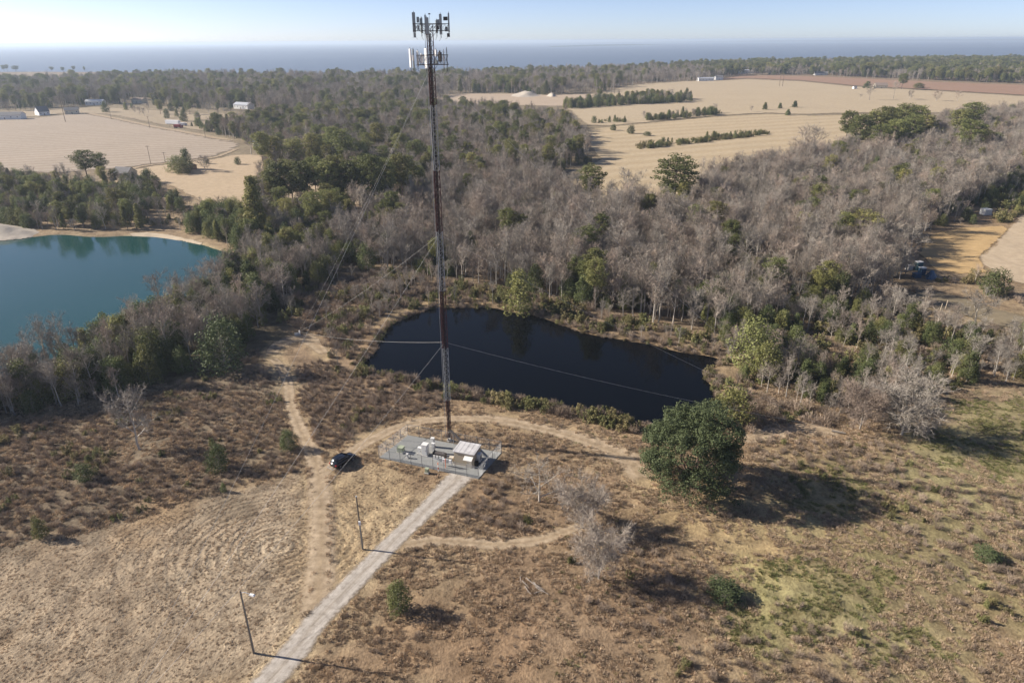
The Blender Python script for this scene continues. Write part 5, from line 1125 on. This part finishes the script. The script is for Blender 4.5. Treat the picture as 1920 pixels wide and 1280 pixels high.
house(80, 216, 10, 12, 4.0, .9, 'white_siding', 'shingle_grey', 'small white gabled shed right of the long white shed', 'shed', 'barn', .8, 3); house(136, 214, 13, 9, 4.2, .5, 'cream_siding', 'shingle_grey', 'cream shed at the start of the pale farm road', 'shed', 'barn', .5, 3)
house(180, 197, 20, 9, 4.2, .1, 'white_siding', 'metal_roof', 'white house between the trees behind the farm road', nwin=5); house(262, 193, 16, 9, 4, -.3, 'cream_siding', 'shingle_brown', 'cream house half hidden by trees, left of the white roofed one'); house(296, 188, 12, 9, 4.5, .2, 'white_siding', 'metal_roof', 'white roofed house among the far left trees')
house(458, 204, 22, 10, 4.4, -.5, 'white_siding', 'metal_roof', 'white house with pale roof above the farm road hedge', nwin=5); house(236, 334, 9.5, 7.5, 3.2, -.25, 'cream_siding', 'shingle_grey', 'grey roofed house hidden by the thicket below the left field', pitch=.7)
house(362, 318, 3.6, 3.2, 2.6, -.6, 'brick', 'shingle_brown', 'little brick shed among trees in the pasture', 'shed', 'brick_shed', .5, 1, False); house(482, 274, 5, 4, 2.8, .4, 'white_siding', 'shingle_grey', 'small pale shed behind the leafless lane tree', 'shed', 'barn', .5, 1)
house(628, 168, 26, 11, 5, .1, 'cream_siding', 'shingle_brown', 'tan roofed house in the far middle woods', nwin=5); house(665, 165, 24, 11, 5.5, -.2, 'white_siding', 'metal_roof', 'pale roofed house right of the tan roofed one in the far woods', nwin=5)
house(870, 161, 14, 11, 6.5, .1, 'white_siding', 'shingle_grey', 'blue grey house beside the far bare clearing', pitch=.3); house(1231, 141, 20, 12, 6, .2, 'white_siding', 'metal_roof', 'white house at the edge of the far bare wood'); house(1303, 145, 16, 11, 6, -.2, 'white_siding', 'metal_roof', 'white peaked house left of the farm buildings beyond the tan field')
house(1322, 152, 28, 12, 4.5, .1, 'white_siding', 'metal_roof', 'low white farm building at the back of the tan field', 'barn', 'barn', .25, 5); house(1347, 150, 14, 10, 5, .1, 'white_siding', 'shingle_grey', 'grey roofed barn right of the low white farm building', 'barn', 'barn', .5, 3)
house(1394, 138, 40, 14, 6.5, .05, 'white_siding', 'metal_roof', 'large white barn behind the brown field', 'barn', 'barn', .2, 7); house(1460, 134, 16, 12, 7, .3, 'white_siding', 'metal_roof', 'white house among far pines above the pole pair'); house(1538, 141, 26, 12, 4, 0, 'white_siding', 'shingle_grey', 'pale low house under the far pines right of the pole pair')
house(1650, 166, 17, 11, 4.6, -.15, 'cream_siding', 'shingle_brown', 'brown roofed farmhouse alone between the tan and brown fields', pitch=.6); house(1602, 167, 5, 4, 3, .2, 'white_siding', 'shingle_grey', 'tiny white shed left of the field farmhouse', 'shed', 'barn', .5, 1); house(1755, 112, 26, 16, 9, .3, 'white_siding', 'metal_roof', 'white roofed house in the far right woods'); house(1834, 114, 22, 14, 8, -.3, 'white_siding', 'metal_roof', 'small white house nearest the right edge in the far woods')

# trucks by the farm road
simple('truck_red', (.35, .06, .05), .4, .1, 1); simple('truck_white', (.78, .78, .77), .4, .06, 1); simple('blue_paint', (.035, .085, .15), .5, .2, 1.5); simple('teal_paint', (.03, .09, .11), .6, .2, 1.5)
def truck(bx, by, L, w, h, rz, mat, label, cab=True, name='truck', cat='truck'):
    x, y = G(bx, by); e = thing(name, (x, y, float(hz(x, y))), label, cat, rz)
    b = MB(); b.box((0, 0, .95+(h-.95)/2), (L, w, h-.95)); b.build('box', mat, e); b = MB(); b.box((0, 0, .85), (L*.98, w*.6, .2)); b.build('chassis', 'black', e)
    if cab: b = MB(); b.box((L/2+1.0, 0, 1.5), (1.9, w*.94, 1.9), 0, 0, .88); c_ = b.build('cab', mat, e); b = MB(); b.box((L/2+1.35, 0, 1.95), (1.05, w*.96, .6)); b.build('windscreen', 'car_glass', c_)
    for u in ((-L*.36, -L*.25, L/2+.9) if cab else (-L*.38, -L*.28)):
        for s_ in (-1, 1): b = MB(); b.tube((u, s_*(w/2-.28), .48), (u, s_*(w/2+.02), .48), .48, .48, 14); w_ = b.build('wheel', 'tyre', e); b = MB(); b.tube((u, s_*(w/2), .48), (u, s_*(w/2+.03), .48), .22, .2, 8); b.build('rim', 'rim', w_)
    return e
truck(325, 234, 15, 2.8, 4.0, -.35, 'truck_white', 'long white trailer parked beside the farm road', False, 'trailer', 'trailer'); truck(333, 240, 5.5, 2.6, 3.0, -.1, 'truck_red', 'red truck in front of the long white trailer'); truck(342, 236, 4.5, 2.5, 2.8, .2, 'truck_white', 'small white truck at the right end of the long trailer'); truck(992, 174, 9, 3, 4.4, .1, 'truck_white', 'white truck beside the pale spoil heap')
tag(mound('spoil_heap', GP([(954, 181), (958, 177), (975, 174), (1005, 175), (1018, 180), (1000, 183), (970, 183)]), 5.0, 'sand_plain', 21), 'pale spoil heap in the far clearing', 'heap'); tag(mound('spoil_heap', GP([(1022, 181), (1030, 177), (1042, 178), (1046, 182), (1034, 183)]), 3.5, 'sand_plain', 25), 'small ochre heap right of the pale spoil heap', 'heap')
# equipment by the orange meadow
def tank(bx, by, w, d, h, mat, lid, label, name='storage_bin', rz=.2):
    x, y = G(bx, by); e = thing(name, (x, y, float(hz(x, y))), label, 'bin', rz); b = MB(); b.box((0, 0, h/2), (w, d, h), 0, 0, .94); b.build('body', mat, e); b = MB(); b.box((0, 0, h+.08), (w*1.02, d*1.02, .2)); b.build('lid', lid, e)
    b = MB(); 
    for k in range(3): b.box((0, -d/2-.01, h*(.25+.25*k)), (w*.9, .05, .08))
    b.build('rib', mat, e)
tank(1720, 506, 2.0, 1.8, 2.6, 'teal_paint', 'roof_grey', 'tallest teal bin with pale lid by the orange meadow'); tank(1727, 516, 1.6, 1.6, 2.3, 'blue_paint', 'cabinet_white', 'blue bin with white lid in front of the teal bin'); tank(1718, 520, 2.2, 1.6, 1.2, 'blue_paint', 'blue_paint', 'low dark blue bin left of the tarpaulin heap'); tank(1704, 505, 1.8, 1.5, 1.2, 'cabinet_white', 'roof_grey', 'whitish bin left of the teal bin'); tank(1660, 503, 1.8, 1.5, 1.1, 'cabinet_white', 'roof_grey', 'pale bin half hidden by bare trees left of the blue bins', rz=.5)
tag(mound('tarpaulin_heap', GP([(1734, 524), (1732, 516), (1742, 510), (1756, 514), (1760, 522), (1748, 527)]), 2.0, 'blue_paint', 41), 'heap under a blue tarpaulin beside the blue bins', 'heap')
tank(1847, 402, 3.4, 3.0, 2.2, 'cabinet_white', 'cabinet_white', 'white box standing alone at the edge of the right thicket', 'storage_box')
simple('pale_wood', (.48, .40, .30), .9, .25, 2)
for bx, by, tp, lab in [(1733, 584, 553, 'tallest pale wooden post before the farmyard'), (1762, 585, 568, 'left of two short posts before the farmyard'), (1772, 580, 562, 'right of two short posts before the farmyard')]:
    x, y = G(bx, by); h = height_at(bx, by, tp); e = thing('wooden_post', (x, y, float(hz(x, y))), lab, 'post'); b = MB(); b.tube((0, 0, -.3), (.15, 0, h), .11, .08, 7); b.build('shaft', 'pale_wood', e); b = MB(); b.tube((.15, 0, h-.06), (.15, 0, h+.03), .12, .09, 7); b.build('cap', 'pole_wood', e)
# bleached sticks and litter in the meadow
simple('bleached_wood', (.30, .265, .23), .9, .15, 2)
e = thing('stick_pile', (*G(1003, 1103), float(hz(*G(1003, 1103)))+.1), 'pile of bleached sticks lying in the lower meadow', 'branches'); rs = random.Random(3)
for px, py, L, an in [(998, 1096, 2.6, -.9), (1004, 1100, 2.8, -.8), (1010, 1104, 2.4, -1.0), (1016, 1110, 2.2, -.7), (984, 1100, 1.9, -1.2), (990, 1110, 1.8, -1.1), (1012, 1114, 1.5, .2), (978, 1090, 1.3, -1.3)]:
    q = Vector((*G(px, py), 0))-Vector((*G(1003, 1103), 0)); d = Vector((cos(an), sin(an), 0)); b = MB(); p = q-d*L/2; 
    for k in range(3): p2 = p+d*L/3+Vector((rs.uniform(-.12, .12), rs.uniform(-.12, .12), rs.uniform(0, .1))); b.tube(p+Vector((0, 0, .12)), p2+Vector((0, 0, .12)), .06-.012*k, .05-.012*k, 5); p = p2
    twig(b, p-d*L*.4, Vector((d.y, -d.x, .2)), .7, .07, rs); b.build('stick', 'bleached_wood', e)
M['grey_log'] = simple('grey_log', (.20, .175, .15), .9, .2, 2)
x, y = G(1572, 812); e = thing('fallen_log', (x, y, float(hz(x, y))+.15), 'fallen grey log on the bare strip right of the oak', 'log', -.5); b = MB(); b.tube((-1.2, 0, .05), (1.2, .1, .1), .2, .15, 8); b.build('trunk', 'grey_log', e); b = MB(); b.tube((.4, .05, .1), (.7, .6, .4), .07, .04, 6); b.build('branch_stub', 'grey_log', e)

# ------------------------------------------------------------------ the air between here and the horizon
hb = MB(); hb.box((0, 14700, 36), (63000, 29600, 84)); haze = hb.build('haze', [])
haze['kind'] = 'stuff'
hm = bpy.data.materials.new('haze'); hm.use_nodes = True; hn = hm.node_tree.nodes; hn.clear(); ho = hn.new('ShaderNodeOutputMaterial'); pv = hn.new('ShaderNodeVolumePrincipled')
pv.inputs['Color'].default_value = (.72, .85, 1.0, 1); pv.inputs['Density'].default_value = .00011; pv.inputs['Anisotropy'].default_value = .25
hm.node_tree.links.new(pv.outputs[0], ho.inputs['Volume']); haze.data.materials.append(hm)
